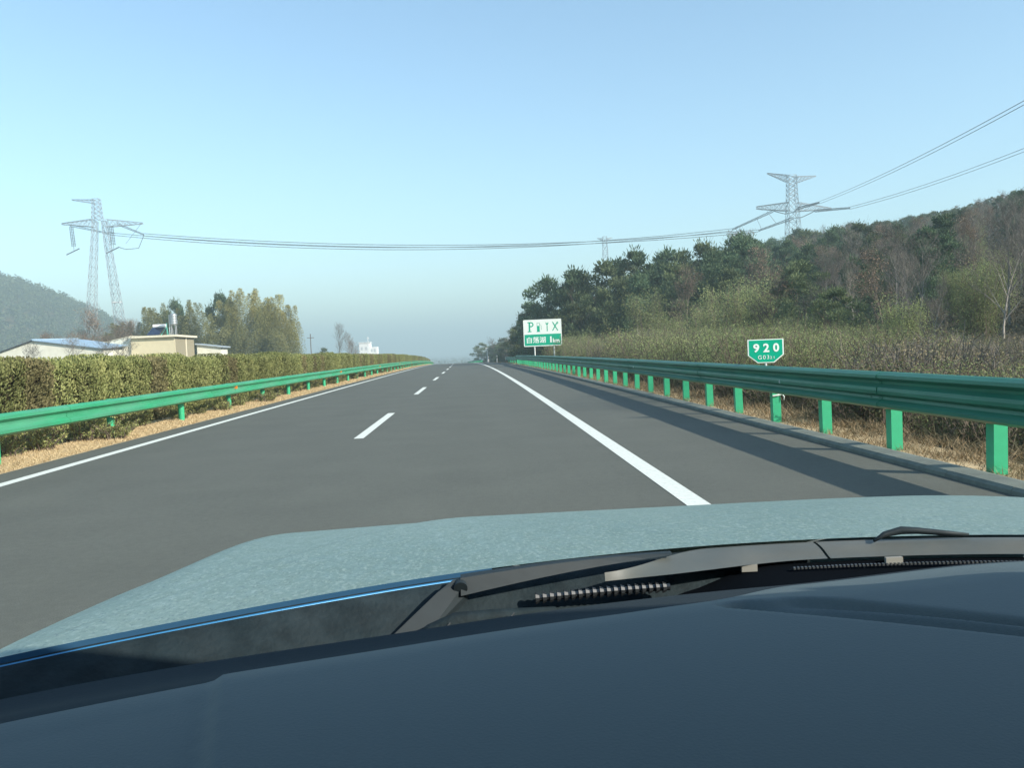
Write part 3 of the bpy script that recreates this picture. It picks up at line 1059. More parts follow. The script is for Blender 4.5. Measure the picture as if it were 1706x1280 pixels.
grass('dry_grass', 5.6, 10.5, 6, 110, 34000, 0.08, 0.30, M['straw_dark'], 'brown withered grass on the slope below the right guardrail', 0.0, 13, 0.1)

# ------------------------------------------------------------------ wood on the right hillside
KIT = {
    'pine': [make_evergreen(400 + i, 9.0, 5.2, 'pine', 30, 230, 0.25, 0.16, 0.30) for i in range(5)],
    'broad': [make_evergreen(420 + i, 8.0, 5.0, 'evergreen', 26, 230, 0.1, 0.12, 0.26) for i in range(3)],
    'bare': [make_bare(440 + i, 8.0, 3.0, 'twig_pale', 'bark_pale', 0, 14) for i in range(4)],
    'dryleaf': [make_bare(460 + i, 7.0, 2.7, 'twig', 'bark', 900, 12) for i in range(3)],
    'young': [make_bush(480 + i, 5.0, 2.6, 'bush_leaf', 80, 11000, 0.12) for i in range(3)],
    'bush': [make_bush(500 + i, 3.0, 2.8, 'bush_leaf', 120, 11500, 0.062) for i in range(5)],
    'brownbush': [make_bush(520 + i, 2.6, 2.6, 'bush_brown', 130, 6000, 0.055, 'twig_pale') for i in range(4)],
}
HT = {'pine': 9.0, 'broad': 8.0, 'bare': 8.3, 'dryleaf': 7.3, 'young': 5.0, 'bush': 3.0, 'brownbush': 2.6}
INFO = {
    'pine': ('pine_tree', 'dark green pine tree in the wood covering the right hillside', 'tree', 'pines of the hillside wood'),
    'broad': ('evergreen_tree', 'dull green broadleaf evergreen tree in the wood covering the right hillside', 'tree', 'broadleaf evergreens of the hillside wood'),
    'bare': ('bare_tree', 'leafless pale grey tree among the evergreens on the right hillside', 'tree', 'bare trees of the hillside wood'),
    'dryleaf': ('withered_tree', 'brownish tree with a few withered leaves on the right hillside', 'tree', 'withered trees of the hillside wood'),
    'young': ('young_tree', 'bright yellow green young tree at the foot of the right hillside', 'tree', 'young trees at the foot of the hillside'),
    'bush': ('thicket_bush', 'fuzzy olive green bush in the thicket behind the right guardrail', 'bush', 'olive bushes behind the right guardrail'),
    'brownbush': ('brown_bush', 'twiggy brown bush with withered leaves in the thicket behind the right guardrail', 'bush', 'brown bushes behind the right guardrail'),
}
# how steeply the tree tops rise above eye level, against the bearing from the road
SK_R = [0.030, 0.040, 0.062, 0.084, 0.117, 0.152, 0.1865, 0.222, 0.261, 0.3155, 0.377, 0.485, 0.560, 0.626, 0.72]
SK_E = [0.008, 0.015, 0.045, 0.080, 0.090, 0.093, 0.105, 0.101, 0.112, 0.120, 0.124, 0.130, 0.140, 0.157, 0.17]
taken = []
def free(x, y, d):
    for a, b, e in taken:
        if (a - x) ** 2 + (b - y) ** 2 < ((d + e) * 0.5) ** 2:
            return False
    return True
counts = {}
def put(kind, x, y, h, widen=1.0):
    k = KIT[kind][counts.get(kind, 0) % len(KIT[kind])]
    counts[kind] = counts.get(kind, 0) + 1
    s = h / HT[kind]
    nm, lb, ct, gp = INFO[kind]
    sx = s * widen
    if 'hillside' in lb or 'thicket' in lb:
        rr_b = x / y
        where = 'over the service board' if rr_b < 0.13 else ('between board and number plate' if rr_b < 0.29 else ('straight behind the number plate' if rr_b < 0.40 else 'towards the right frame edge'))
        if 'thicket' in lb:
            lb = {'bush': 'fuzzy olive bush', 'brownbush': 'twiggy brown bush'}[kind] + (' in the near thicket, ' if y < 28 else ' in the far thicket, ') + where
        else:
            height = 'low on the right slope, ' if y < 75 else ('halfway up the right slope, ' if y < 150 else 'near the right skyline, ')
            lb = {'pine': 'dark green pine', 'broad': 'dull green leafy evergreen', 'bare': 'leafless pale grey tree', 'dryleaf': 'brown tree with withered leaves', 'young': 'yellow green young tree'}[kind] + ' ' + height + where
    return plant(nm, k, (x, y, gz(x, y) - 0.05), float(rng.uniform(0, 6.28)), (sx, sx, s), lb, ct, gp)

# trees that carry the left end of the skyline
for x, y, top, kd in ((8.9, 104, 9.7, 'pine'), (8.0, 118, 7.4, 'pine'), (7.2, 132, 5.6, 'broad'), (11.6, 101, 10.3, 'pine'), (15.0, 100, 10.9, 'broad'), (18.7, 101, 12.1, 'pine'), (22.6, 103, 12.3, 'pine'),
                      (26.0, 99, 12.6, 'broad'), (13.2, 112, 10.4, 'pine'), (19.5, 112, 12.2, 'broad'), (10.4, 92, 5.8, 'broad'), (13.5, 92, 7.4, 'broad'), (17.2, 91, 8.6, 'pine'), (21.0, 92, 9.8, 'broad'), (24.8, 90, 10.6, 'pine'),
                      (28.6, 93, 12.0, 'pine'), (31.5, 101, 13.6, 'pine'), (20.0, 82, 7.2, 'dryleaf'), (24.0, 82, 8.0, 'broad'), (29.0, 84, 9.8, 'dryleaf'), (16.0, 82, 6.0, 'young')):
    g = gz(x, y)
    put(kd, x, y, top - g, 1.0 if kd != 'pine' else 1.05)
    taken.append((x, y, 4.0))
r2 = np.random.default_rng(99)
n_tree = 0
for it in range(24000):
    if n_tree >= 470:
        break
    y = 34 + 290 * r2.random() ** 1.25
    rr = 0.05 + 0.66 * r2.random()
    x = rr * y
    s = x - float(xc(y))
    if s < (20 if y < 82 else 12):
        continue
    d = 2.5 + 0.010 * y
    if not free(x, y, d):
        continue
    g = gz(x, y)
    lim = float(np.interp(rr, SK_R, SK_E)) * y + EYE - g
    if y < 90:
        lim = min(lim, 0.60 * (s - 15.0) + 1.6 - g)
    u = r2.random()
    if y > 150:
        kind = 'pine' if u < 0.50 else ('broad' if u < 0.78 else ('bare' if u < 0.92 else 'dryleaf'))
        base = 12.5 if rr < 0.45 else 10.0
    elif y > 95 and 0.28 < rr < 0.45:
        kind = 'pine' if u < 0.40 else ('broad' if u < 0.62 else ('dryleaf' if u < 0.80 else 'bare'))
        base = 12.0
    elif rr < 0.30:
        kind = 'pine' if u < 0.35 else ('broad' if u < 0.68 else ('dryleaf' if u < 0.8 else ('bare' if u < 0.9 else 'young')))
        base = 9.0
    else:
        kind = 'bare' if u < 0.44 else ('dryleaf' if u < 0.62 else ('pine' if u < 0.78 else ('broad' if u < 0.92 else 'young')))
        base = 7.6
    if kind == 'young':
        base = 5.0
    h = min(base * r2.uniform(0.65, 1.0), lim * r2.uniform(0.80, 1.0) * (0.9 if kind == 'bare' else 1.0))
    if h < 2.2:
        continue
    taken.append((x, y, d))
    put(kind, x, y, h, r2.uniform(0.9, 1.25))
    n_tree += 1

# small bushes on the slope just below the rail
SMALL = [make_bush(540 + i, 1.2, 1.3, 'bush_dark', 60, 2200, 0.07, 'twig') for i in range(4)]
yb = 7.4
while yb < 60:
    sb = r2.uniform(6.0, 8.0)
    xb = float(xc(yb)) + sb
    hb = r2.uniform(0.55, 1.0)
    plant('small_bush', SMALL[int(r2.integers(0, 4))], (xb, yb, gz(xb, yb) - 0.03), float(r2.uniform(0, 6.28)), (hb * 1.1, hb * 1.1, hb),
          'small dark green bush on the slope just below the right guardrail posts', 'bush', 'small bushes below the right guardrail')
    yb += r2.uniform(0.25, 0.8) * (1 + yb / 40)

# thicket between the slope and the wood
taken_b = []
nb = 0
for it in range(9000):
    if nb >= 190:
        break
    y = 8.5 * (88 / 8.5) ** r2.random()
    s = r2.uniform(8.2, 22)
    x = float(xc(y)) + s
    rr = x / y
    if rr > 0.95:
        continue
    d = 1.25 + 0.012 * y
    if any((a - x) ** 2 + (b - y) ** 2 < d * d for a, b in taken_b):
        continue
    eb = float(np.interp(rr, [0.08, 0.14, 0.25, 0.345, 0.46, 0.55, 0.75], [0.030, 0.022, 0.012, 0.010, 0.004, -0.012, -0.02]))
    lim = eb * y + EYE + 0.035 * max(0, s - 12) - gz(x, y)
    h = min(3.6, lim) * r2.uniform(0.78, 1.06)
    if h < 0.8:
        continue
    taken_b.append((x, y))
    kind = 'bush' if r2.random() < (0.86 if rr < 0.46 else 0.42) else 'brownbush'
    put(kind, x, y, h, r2.uniform(0.95, 1.3) * (1.0 if h > 2 else 1.2))
    nb += 1
for x, y, h in ((21.0, 74, 6.6), (18.4, 70, 5.0), (25.6, 77, 6.4), (14.5, 66, 4.6)):
    put('young', x, y, h, 1.15)

# leaf litter and undergrowth between the stems
n = 170000
yy = 9 * (330 / 9) ** r2.random(n)
rrr = r2.uniform(0.05, 0.80, n)
xx = rrr * yy
ss = xx - xc(yy)
ok = (ss > 8.0)
xx, yy, ss = xx[ok], yy[ok], ss[ok]
n = len(xx)
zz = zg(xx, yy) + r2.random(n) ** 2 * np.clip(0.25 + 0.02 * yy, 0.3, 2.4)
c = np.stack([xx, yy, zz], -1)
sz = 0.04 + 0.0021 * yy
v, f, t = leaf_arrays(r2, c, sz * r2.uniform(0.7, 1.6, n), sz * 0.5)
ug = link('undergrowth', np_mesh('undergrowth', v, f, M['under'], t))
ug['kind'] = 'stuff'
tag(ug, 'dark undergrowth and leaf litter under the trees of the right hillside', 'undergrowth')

# trees round the far bend on the right
for k, (x, y, top, kd) in enumerate(((2.6, 292, 3.8, 'broad'), (6.0, 300, 4.8, 'bare'), (9.5, 290, 5.2, 'broad'), (13.0, 280, 6.0, 'dryleaf'), (0.6, 318, 2.2, 'bare'), (7.8, 262, 3.2, 'broad'), (11.0, 240, 4.4, 'bare'), (10.2, 205, 4.0, 'broad'), (12.6, 190, 5.2, 'broad'), (9.4, 178, 3.6, 'dryleaf'), (10.8, 162, 4.6, 'pine'), (8.6, 150, 4.0, 'broad'))):
    me = KIT[kd][k % len(KIT[kd])]
    g = gz(x, y)
    sc = (top - g) / HT[kd]
    plant('bend_tree', me, (x, y, g - 0.1), k * 1.7, (sc * 1.35, sc * 1.35, sc), 'hazy grey green tree beside the far right bend of the road', 'tree', 'trees beside the far bend')

for k in range(22):
    y = 165 + 165 * k / 21 + float(r2.uniform(-4, 4))
    s_ = float(r2.uniform(8.5, 20))
    x = float(xc(y)) + s_
    rr = x / y
    top = EYE + y * float(np.interp(rr, [-0.02, -0.005, 0.01, 0.026, 0.047, 0.06, 0.09], [-0.006, -0.002, 0.0035, 0.0066, 0.0125, 0.022, 0.04])) * float(r2.uniform(0.75, 1.05))
    g = gz(x, y)
    kd = ('broad', 'bare', 'dryleaf', 'broad')[k % 4]
    sc = (top - g) / HT[kd]
    if sc < 0.25:
        continue
    plant('bend_tree', KIT[kd][k % len(KIT[kd])], (x, y, g - 0.1), k * 1.3, (sc * 1.2, sc * 1.2, sc), 'hazy grey green tree beside the far right bend of the road', 'tree', 'trees beside the far bend')

# ------------------------------------------------------------------ trees behind the hedge on the left
BKD = [make_bamboo(620 + i, 13.0, 5.6, 11, 1300, 0.12, 'bamboo_dark') for i in range(3)]
for k, (x, y, top, lb) in enumerate((
        (-52.6, 150, 11.8, 'dusky feathery clump rising behind the solar heater'), (-48.4, 151, 10.6, 'dusky feathery clump just right of the steel water tank'),
        (-45.0, 149, 11.8, 'dusky feathery clump above the right end of the farmhouse roof'), (-56.2, 150, 9.4, 'dusky feathery clump left of the solar heater'),
        (-40.8, 146, 9.0, 'dusky feathery clump above the flat annex'), (-36.6, 145, 7.6, 'dusky low clump under the tallest bamboo plume'), (-32.6, 146, 6.4, 'dusky low clump at the foot of the pale bamboo plumes'),
        (-59.6, 152, 8.2, 'dusky olive clump above the white lean-to wall'), (-63.4, 153, 7.2, 'dusky olive clump behind the brown trees at the left'))):
    g = gz(x, y)
    plant('bamboo_clump', BKD[k % 3], (x, y, g - 0.1), k * 1.7, (0.95, 0.95, (top - g) / 13.0), lb, 'bamboo', 'dusky clumps behind the farmhouse')
BK = [make_bamboo(600 + i, 15.0, 5.4, 11, 1300, 0.30) for i in range(4)]
for k, (x, y, top, w, lb) in enumerate((
        (-38.0, 150, 13.5, 1.0, 'tallest feathery yellow green bamboo clump behind the farmhouse'),
        (-34.6, 150, 13.0, 1.0, 'pale yellow bamboo clump second from the right behind the hedge'),
        (-32.0, 150, 12.0, 0.85, 'rightmost bamboo clump of the grove behind the hedge'),
        (-36.6, 156, 11.4, 1.0, 'bamboo clump half hidden between the two tall plumes'),
        (-41.6, 152, 12.2, 0.9, 'bamboo clump standing over the small flat annex'),
        (-31.0, 154, 8.6, 0.7, 'short ragged bamboo at the right end of the grove'))):
    g = gz(x, y)
    s = (top - g) / 15.0
    plant('bamboo_clump', BK[k % 4], (x, y, g), k * 1.1, (w * 1.0, w * 1.0, s), lb, 'bamboo', 'bamboo grove behind the hedge')
for k, (x, y, top, kd, lb) in enumerate((
        (-52.0, 158, 12.6, 'pine', 'tall dark evergreen left of the water tank'), (-43.6, 156, 13.4, 'pine', 'tallest dark evergreen right of the water tank'))):
    me = KIT[kd][k % len(KIT[kd])]
    g = gz(x, y)
    s = (top - g) / HT[kd]
    plant('evergreen_tree', me, (x, y, g - 0.1), k * 2.1, (s * 0.7, s * 0.7, s), lb, 'tree', 'evergreens behind the farmhouse')
for k, (x, y, top) in enumerate(((-62.5, 150, 9.6), (-58.5, 146, 8.2), (-66.0, 148, 7.8), (-55.5, 142, 7.4), (-69.0, 152, 6.8), (-60.5, 140, 6.4), (-64.5, 138, 5.8), (-57.2, 138, 5.8), (-68.0, 142, 5.4))):
    me = KIT['dryleaf'][k % 3]
    g = gz(x, y)
    s = (top - g) / HT['dryleaf']
    plant('brown_tree', me, (x, y, g - 0.1), k * 1.3, (s * 1.15, s * 1.15, s), 'brownish leafless tree behind the blue roof at the left', 'tree', 'brown trees behind the blue roof')
for k, (x, y, top) in enumerate(((-47.4, 106, 4.7), (-50.6, 104, 4.2), (-44.2, 107, 5.0), (-41.6, 106, 4.6))):
    me = KIT['bare'][k % 4]
    g = gz(x, y)
    s = (top - g) / HT['bare']
    plant('bare_tree', me, (x, y, g - 0.1), k * 1.9, (s * 1.3, s * 1.3, s), 'small leafless tree whose thin branches cross the white walls of the farmhouse', 'tree', 'small bare trees before the farmhouse')
for k, (x, y, top, kd) in enumerate(((-35.2, 230, 8.4, 'bare'), (-33.0, 236, 7.0, 'bare'), (-31.0, 232, 5.4, 'dryleaf'), (-38.2, 228, 3.8, 'broad'))):
    me = KIT[kd][k % len(KIT[kd])]
    g = gz(x, y)
    s = (top - g) / HT[kd]
    plant('bare_tree', me, (x, y, g - 0.1), k * 1.9, (s, s, s), ('tallest faint bare tree above the hedge left of the white building', 'faint bare tree leaning toward the white building above the hedge', 'low withered tree touching the white building', 'dark low tree above the hedge, left of the faint bare trees')[k], 'tree', 'faint trees above the middle of the hedge')
po = empty('utility_pole', (-41.9, 230, gz(-41.9, 230)))
tag(po, 'thin distant utility pole with a short crossbar above the hedge', 'pole')
MB().bar((0, 0, -0.3), (0, 0, 7.3 - gz(-41.9, 230)), 0.14, 0.10, 6).obj('shaft', M['bark'], po)
MB().box((-0.9, -0.06, 10.0), (0.9, 0.06, 10.14)).obj('crossbar', M['bark'], po)

# ------------------------------------------------------------------ farmhouse
def gable(mb, x0, x1, y0, y1, z0, zl, zr_):
    return mb.add([(x0, y0, z0), (x1, y0, z0), (x1, y1, z0), (x0, y1, z0), (x0, y0, zl), (x1, y0, zr_), (x1, y1, zr_), (x0, y1, zl)],
                  [(3, 2, 1, 0), (4, 5, 6, 7), (0, 1, 5, 4), (1, 2, 6, 5), (2, 3, 7, 6), (3, 0, 4, 7)])
HX, HY = -39.1, 118.0
HZ = gz(HX, HY) - 0.1
hs = empty('farmhouse', (HX, HY, HZ), math.radians(3))
tag(hs, 'cream flat-roofed farmhouse with white lean-to and pale annex behind the hedge', 'house')
T = 5.05 - HZ
MB().box((-5.55, 0.0, 0), (0, 0.25, T - .26)).obj('front_wall', M['wall_cream'], hs)
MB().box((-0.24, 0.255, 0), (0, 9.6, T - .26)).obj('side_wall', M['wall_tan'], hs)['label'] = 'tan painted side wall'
MB().box((-5.55, 0.255, 0), (-5.31, 9.6, T - .26)).box((-5.30, 9.35, 0), (-0.25, 9.6, T - .26)).obj('back_wall', M['wall_cream'], hs)
MB().box((-5.6, -0.45, T - .256), (0.42, 9.9, T)).obj('roof_slab', M['trim_cream'], hs)
MB().box((-0.06, 5.2, 0.4), (0.09, 5.45, T - .27)).obj('down_pipe', M['trim_cream'], hs)
wz = gable(MB(), -10.6, -5.62, 0.35, 8.5, 0, T - 1.05, T - 0.02).obj('lean_to_wall', M['wall_white'], hs)
mb = MB().add([(-10.8, 0.25, T - 1.02), (-5.56, 0.25, T + 0.01), (-5.56, 8.6, T + 0.01), (-10.8, 8.6, T - 1.02), (-10.8, 0.25, T - .94), (-5.56, 0.25, T + .09), (-5.56, 8.6, T + .09), (-10.8, 8.6, T - .94)],
              [(3, 2, 1, 0), (4, 5, 6, 7), (0, 1, 5, 4), (1, 2, 6, 5), (2, 3, 7, 6), (3, 0, 4, 7)])
mb.obj('lean_to_roof', M['trim_cream'], hs)
gable(MB(), 0.3, 3.6, 9.9, 14, 0, T - 1.25, T - 1.75).obj('annex_wall', M['wall_white'], hs)
mb = MB().add([(0.1, 9.6, T - 1.22), (4.0, 9.6, T - 1.80), (4.0, 14.3, T - 1.80), (0.1, 14.3, T - 1.22), (0.1, 9.6, T - 1.04), (4.0, 9.6, T - 1.62), (4.0, 14.3, T - 1.62), (0.1, 14.3, T - 1.04)],
              [(3, 2, 1, 0), (4, 5, 6, 7), (0, 1, 5, 4), (1, 2, 6, 5), (2, 3, 7, 6), (3, 0, 4, 7)])
mb.obj('annex_roof', M['roof_grey'], hs)
for zz_ in (2.6,):
    w = MB().box((-4.3, -0.03, zz_), (-2.9, 0.0, zz_ + 1.3)).obj('window', M['trim_cream'], hs)
    MB().box((-4.2, -0.045, zz_ + .1), (-3.0, -0.03, zz_ + 1.2)).obj('pane', M['window_dark'], w)

# solar water heater on the roof
sh = empty('solar_water_heater', (-42.0, 120.6, 5.05), math.radians(8))
tag(sh, 'solar water heater with white tank and dark sloping tubes on the farmhouse roof', 'water heater')
MB().bar((-0.85, 0.9, 1.35), (0.85, 0.9, 1.35), 0.24, 0.24, 14).obj('tank', M['tank_white'], sh, smooth=False)
for k in range(14):
    x = -0.85 + k * 0.115
    MB().bar((x - 0.55, -0.6, 0.12), (x, 0.8, 1.2), 0.045, 0.045, 6).obj('tube', M['glass_tube'], sh)
MB().bar((0.88, 0.95, 0.0), (0.88, 0.95, 1.7), 0.05, 0.05, 5).bar((0.86, 0.9, 1.2), (0.35, -0.62, 0.0), 0.045, 0.045, 5).bar((-0.88, 0.95, 0.0), (-0.88, 0.95, 1.2), 0.04, 0.04, 5).bar((0.88, 0.95, 1.2), (1.0, 1.2, 0.0), 0.045, 0.045, 5).obj('frame', M['teal'], sh)
tk = empty('water_tank', (-39.7, 119.8, 5.05))
tag(tk, 'upright ribbed stainless steel water tank on legs on the farmhouse roof corner', 'water tank')
mb = MB()
prof = []
for k in range(13):
    z = 1.40 + 1.36 * k / 12
    prof.append((z, 0.44 + (0.022 if k % 3 == 1 else 0.0)))
prof = [(1.36, 0.36)] + prof + [(2.86, 0.16)]
nn = 18
for z, rr0 in prof:
    for k in range(nn):
        a = 2 * math.pi * k / nn
        mb.v.append((rr0 * math.cos(a), rr0 * math.sin(a), z))
for i in range(len(prof) - 1):
    for k in range(nn):
        mb.f.append((i * nn + k, i * nn + (k + 1) % nn, (i + 1) * nn + (k + 1) % nn, (i + 1) * nn + k))
mb.f.append(tuple((len(prof) - 1) * nn + k for k in range(nn)))
mb.obj('barrel', M['steel'], tk, smooth=True)
for a in range(4):
    x, y = 0.36 * math.cos(a * 1.571 + .785), 0.36 * math.sin(a * 1.571 + .785)
    MB().bar((x, y, 0), (x, y, 1.42), 0.035, 0.035, 5).obj('leg', M['galv'], tk)
MB().bar((-0.52, -0.1, 0), (-0.52, -0.1, 2.7), 0.05, 0.05, 6).obj('pipe', M['tank_white'], tk)

# long low building with the blue roof
BX, BY = -54.3, 112.0
BZ = gz(BX, BY) - 0.1
bb = empty('blue_roofed_shed', (BX, BY, BZ))
tag(bb, 'long low cream shed with shallow blue sheet roof at the left edge', 'shed')
R0 = 4.90 - BZ
mb = MB().add([(-11, 0, 0), (8.4, 0, 0), (8.4, 0, R0 - 1.42), (0, 0, R0 - .08), (-11, 0, R0 - 3.55), (-11, .25, 0), (8.4, .25, 0), (8.4, .25, R0 - 1.42), (0, .25, R0 - .08), (-11, .25, R0 - 3.55)],
              [(0, 1, 2, 3, 4), (9, 8, 7, 6, 5), (0, 5, 6, 1), (1, 6, 7, 2), (2, 7, 8, 3), (3, 8, 9, 4), (4, 9, 5, 0)])
mb.obj('gable_wall', M['wall_white'], bb)
def slab(name, a, b, c, d, t, m):
    lo = [a, b, c, d]
    hi = [(x, y, z + t) for x, y, z in lo]
    return MB().add(lo + hi, [(3, 2, 1, 0), (4, 5, 6, 7), (0, 1, 5, 4), (1, 2, 6, 5), (2, 3, 7, 6), (3, 0, 4, 7)]).obj(name, m, bb)
slab('roof_sheet', (-0.02, -0.3, R0 - .05), (8.7, -0.3, R0 - 1.43), (9.2, 6.5, R0 - 1.00), (2.4, 7.0, R0 + .08), 0.09, M['roof_blue'])
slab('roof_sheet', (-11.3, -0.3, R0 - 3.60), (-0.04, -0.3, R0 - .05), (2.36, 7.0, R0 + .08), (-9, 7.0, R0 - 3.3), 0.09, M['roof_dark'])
MB().box((-10.9, 6.0, 0), (8.4, 6.3, R0 - 3.7)).box((8.15, 0.26, 0), (8.4, 5.9, R0 - 1.5)).obj('back_wall', M['wall_white'], bb)
MB().bar((0, -0.4, R0 + .06), (2.38, 7.05, R0 + .19), 0.10, 0.10, 6).obj('ridge_cap', M['roof_blue'], bb)

# far white building with a mast
wb = empty('white_building', (-38.1, 320, gz(-38.1, 320)))
tag(wb, 'far white block with stepped top above the hedge, near the crest', 'building')
g0 = gz(-38.1, 320)
MB().box((-3.1, 0, 0), (0.6, 6, 5.5 - g0)).obj('tower_wall', M['far_white'], wb)
MB().box((0.62, 0.4, 0), (3.1, 6, 4.0 - g0)).obj('wing_wall', M['far_white'], wb)
MB().box((-3.3, -0.2, 5.5 - g0), (0.8, 6.2, 5.8 - g0)).obj('roof', M['far_white'], wb)
for k, (x, zt) in enumerate(((-2.2, 3.0), (-0.7, 3.0), (1.2, 2.2), (2.3, 2.2))):
    MB().box((x - .35, -0.02 if x < .6 else .38, zt - g0), (x + .35, 0.0 if x < .6 else .4, zt - g0 + 1.1)).obj('window', M['window_pale'], wb)
ms = empty('mast', (-37.4, 315, gz(-37.4, 315)))
tag(ms, 'thin white mast standing in front of the far white building', 'mast')
MB().bar((0, 0, 0), (0, 0, 7.6 - gz(-37.4, 315)), 0.22, 0.10, 6).obj('shaft', M['far_white'], ms)
MB().box((-0.35, -0.1, 7.0 - gz(-37.4, 315)), (0.35, 0.1, 7.16 - gz(-37.4, 315))).obj('crosspiece', M['far_white'], ms)

# ------------------------------------------------------------------ wooded hill far left
r3 = np.random.default_rng(5)
n = 5200
tx = r3.uniform(-560, -190, n)
ty = r3.uniform(500, 800, n)
hz = hill_left(tx, ty)
ok = hz > 6
tx, ty = tx[ok], ty[ok]
n = len(tx)
per = 34
th = r3.uniform(6, 11, n)
cz_ = zg(tx, ty)
base = np.repeat(np.stack([tx, ty, cz_ + th * 0.55], -1), per, 0)
d = rand_dirs(r3, n * per)
rad = np.repeat(np.stack([th * .42, th * .42, th * .48], -1), per, 0)
c = base + d * rad * (r3.random(n * per)[:, None] ** 0.35)
v, f, t = leaf_arrays(r3, c, r3.uniform(1.2, 2.6, n * per), 1.1)
fwood = link('far_wood', np_mesh('far_wood', v, f, M['evergreen'], t))
fwood['kind'] = 'stuff'
tag(fwood, 'blue hazy wood covering the distant hill at the left edge', 'wood')
# low far tree line across the plain beyond the crest
n = 1500
tx = r3.uniform(-900, 700, n)
ty = r3.uniform(900, 1900, n)
per = 14
th = r3.uniform(5, 9, n)
base = np.repeat(np.stack([tx, ty, zg(tx, ty) + th * 0.5], -1), per, 0)
d = rand_dirs(r3, n * per)
rad = np.repeat(np.stack([th * .6, th * .6, th * .5], -1), per, 0)
v, f, t = leaf_arrays(r3, base + d * rad * 0.8, r3.uniform(2, 4, n * per), 2.0)
fl = link('far_treeline', np_mesh('far_treeline', v, f, M['evergreen'], t))
fl['kind'] = 'stuff'
tag(fl, 'faint tree line on the plain beyond the crest of the road', 'trees')

# ------------------------------------------------------------------ transmission line
def lattice(mb, p0, p1, w0, w1, n, r, d0=None, d1=None):
    """square lattice column from p0 to p1; w across, d deep"""
    p0, p1 = Vector(p0), Vector(p1)
    d0 = w0 if d0 is None else d0
    d1 = w1 if d1 is None else d1
    ax = (p1 - p0).normalized()
    q = Vector((0, 1, 0)) if abs(ax.y) < 0.9 else Vector((0, 0, 1))
    u = ax.cross(q).normalized()
    w = ax.cross(u).normalized()
    def corner(t, k):
        a, b = ((-1, -1), (1, -1), (1, 1), (-1, 1))[k]
        return p0.lerp(p1, t) + u * (a * 0.5 * (w0 + (w1 - w0) * t)) + w * (b * 0.5 * (d0 + (d1 - d0) * t))
    for k in range(4):
        mb.bar(corner(0, k), corner(1, k), r * 1.3, r * 1.1, 3, False)
    for i in range(n):
        t0, t1 = i / n, (i + 1) / n
        for k in range(4):
            k2 = (k + 1) % 4
            mb.bar(corner(t0, k), corner(t1, k2), r, r, 3, False)
            mb.bar(corner(t0, k2), corner(t1, k), r, r, 3, False)
            mb.bar(corner(t1, k), corner(t1, k2), r * .8, r * .8, 3, False)
    return mb

PR = 0.078
LPX, LPY = -141.5, 350.0
LPZ = gz(LPX, LPY)
lp = empty('transmission_tower', (LPX, LPY, LPZ))
tag(lp, 'pale lattice pylon with two splayed legs at the left, rising behind the far hill', 'pylon')
H1 = 57 - LPZ
lattice(MB(), (-8.2, 0, 0), (-1.9, 0, H1), 4.0, 1.7, 18, PR).obj('leg_column', M['pylon'], lp)
lattice(MB(), (7.4, 0, 0), (1.5, 0, H1), 4.0, 1.7, 18, PR).obj('leg_column', M['pylon'], lp)
lattice(MB(), (-1.0, 0, H1), (-1.0, 0, H1 + 8.6), 3.4, 2.4, 5, PR).obj('top_column', M['pylon'], lp)
lattice(MB(), (-2.2, 0, H1 - .6), (-15.2, 1.5, H1 - .2), 3.0, 0.5, 7, PR * .9).obj('cross_arm', M['pylon'], lp)
lattice(MB(), (1.8, 0, H1 - .8), (16.6, -1.5, H1 - 1.6), 3.0, 0.5, 7, PR * .9).obj('cross_arm', M['pylon'], lp)
lattice(MB(), (-1.8, 0, H1 + 7.6), (-10.6, 1.0, H1 + 8.8), 1.4, 0.3, 5, PR * .7).obj('earth_wire_arm', M['pylon'], lp)
MB().box((3.0, -1.3, 31.2), (6.6, -1.1, 31.8)).obj('number_plate', M['far_white'], lp)
def insulator(parent, a, b, r=0.26, name='insulator_string'):
    mb = MB()
    a, b = Vector(a), Vector(b)
    n = max(6, int((b - a).length / 0.55))
    mb.bar(a, b, 0.08, 0.08, 4)
    for i in range(n):
        p = a.lerp(b, (i + .3) / n)
        q = a.lerp(b, (i + .75) / n)
        mb.bar(p, q, r, r * .5, 6)
    return mb.obj(name, M['insulator'], parent)
# hanging strings that hold the jumper loops, and the tension strings
for x0, sx in ((-10.6, 1), (4.4, 1)):
    for dx in (-0.6, 0.0, 0.6):
        insulator(lp, (x0 + dx, -1.0, H1 - 1.8), (x0 + dx + 0.5, -1.0, H1 - 9.4), 0.30)
    MB().bar((x0 - 2.4, -1.0, H1 - 12.4), (x0 + 2.6, -1.0, H1 - 10.2), 0.22, 0.22, 6).bar((x0 + .5, -1.0, H1 - 9.4), (x0 + .5, -1.0, H1 - 11.1), 0.09, 0.09, 4).obj('jumper_tube', M['insulator'], lp)

def world_of(parent, p):
    return (parent.location.x + p[0], parent.location.y + p[1], parent.location.z + p[2])
LA = (-12.0, 1.0, H1 - .9)
LB = (6.4, -0.6, H1 - 1.2)
LA2 = (2.0, 3.0, H1 - 4.4)
LB2 = (17.0, -2.0, H1 - 6.0)
for dz in (0.3, -0.3):
    insulator(lp, (LA[0], LA[1], LA[2] + dz), (LA2[0], LA2[1], LA2[2] + dz * .6), 0.24)
    insulator(lp, (LB[0], LB[1], LB[2] + dz), (LB2[0], LB2[1], LB2[2] + dz * .6), 0.24)
mb = MB()
mb.tube([(LB2[0], LB2[1], LB2[2]), (14.5, -1.5, H1 - 11.0), (9.5, -1.0, H1 - 11.2), (6.6, -1.0, H1 - 10.2)], 0.12, 5)
mb.tube([(16.0, -1.5, H1 - 1.6), (9.6, -1.0, H1 - 9.0)], 0.07, 4)
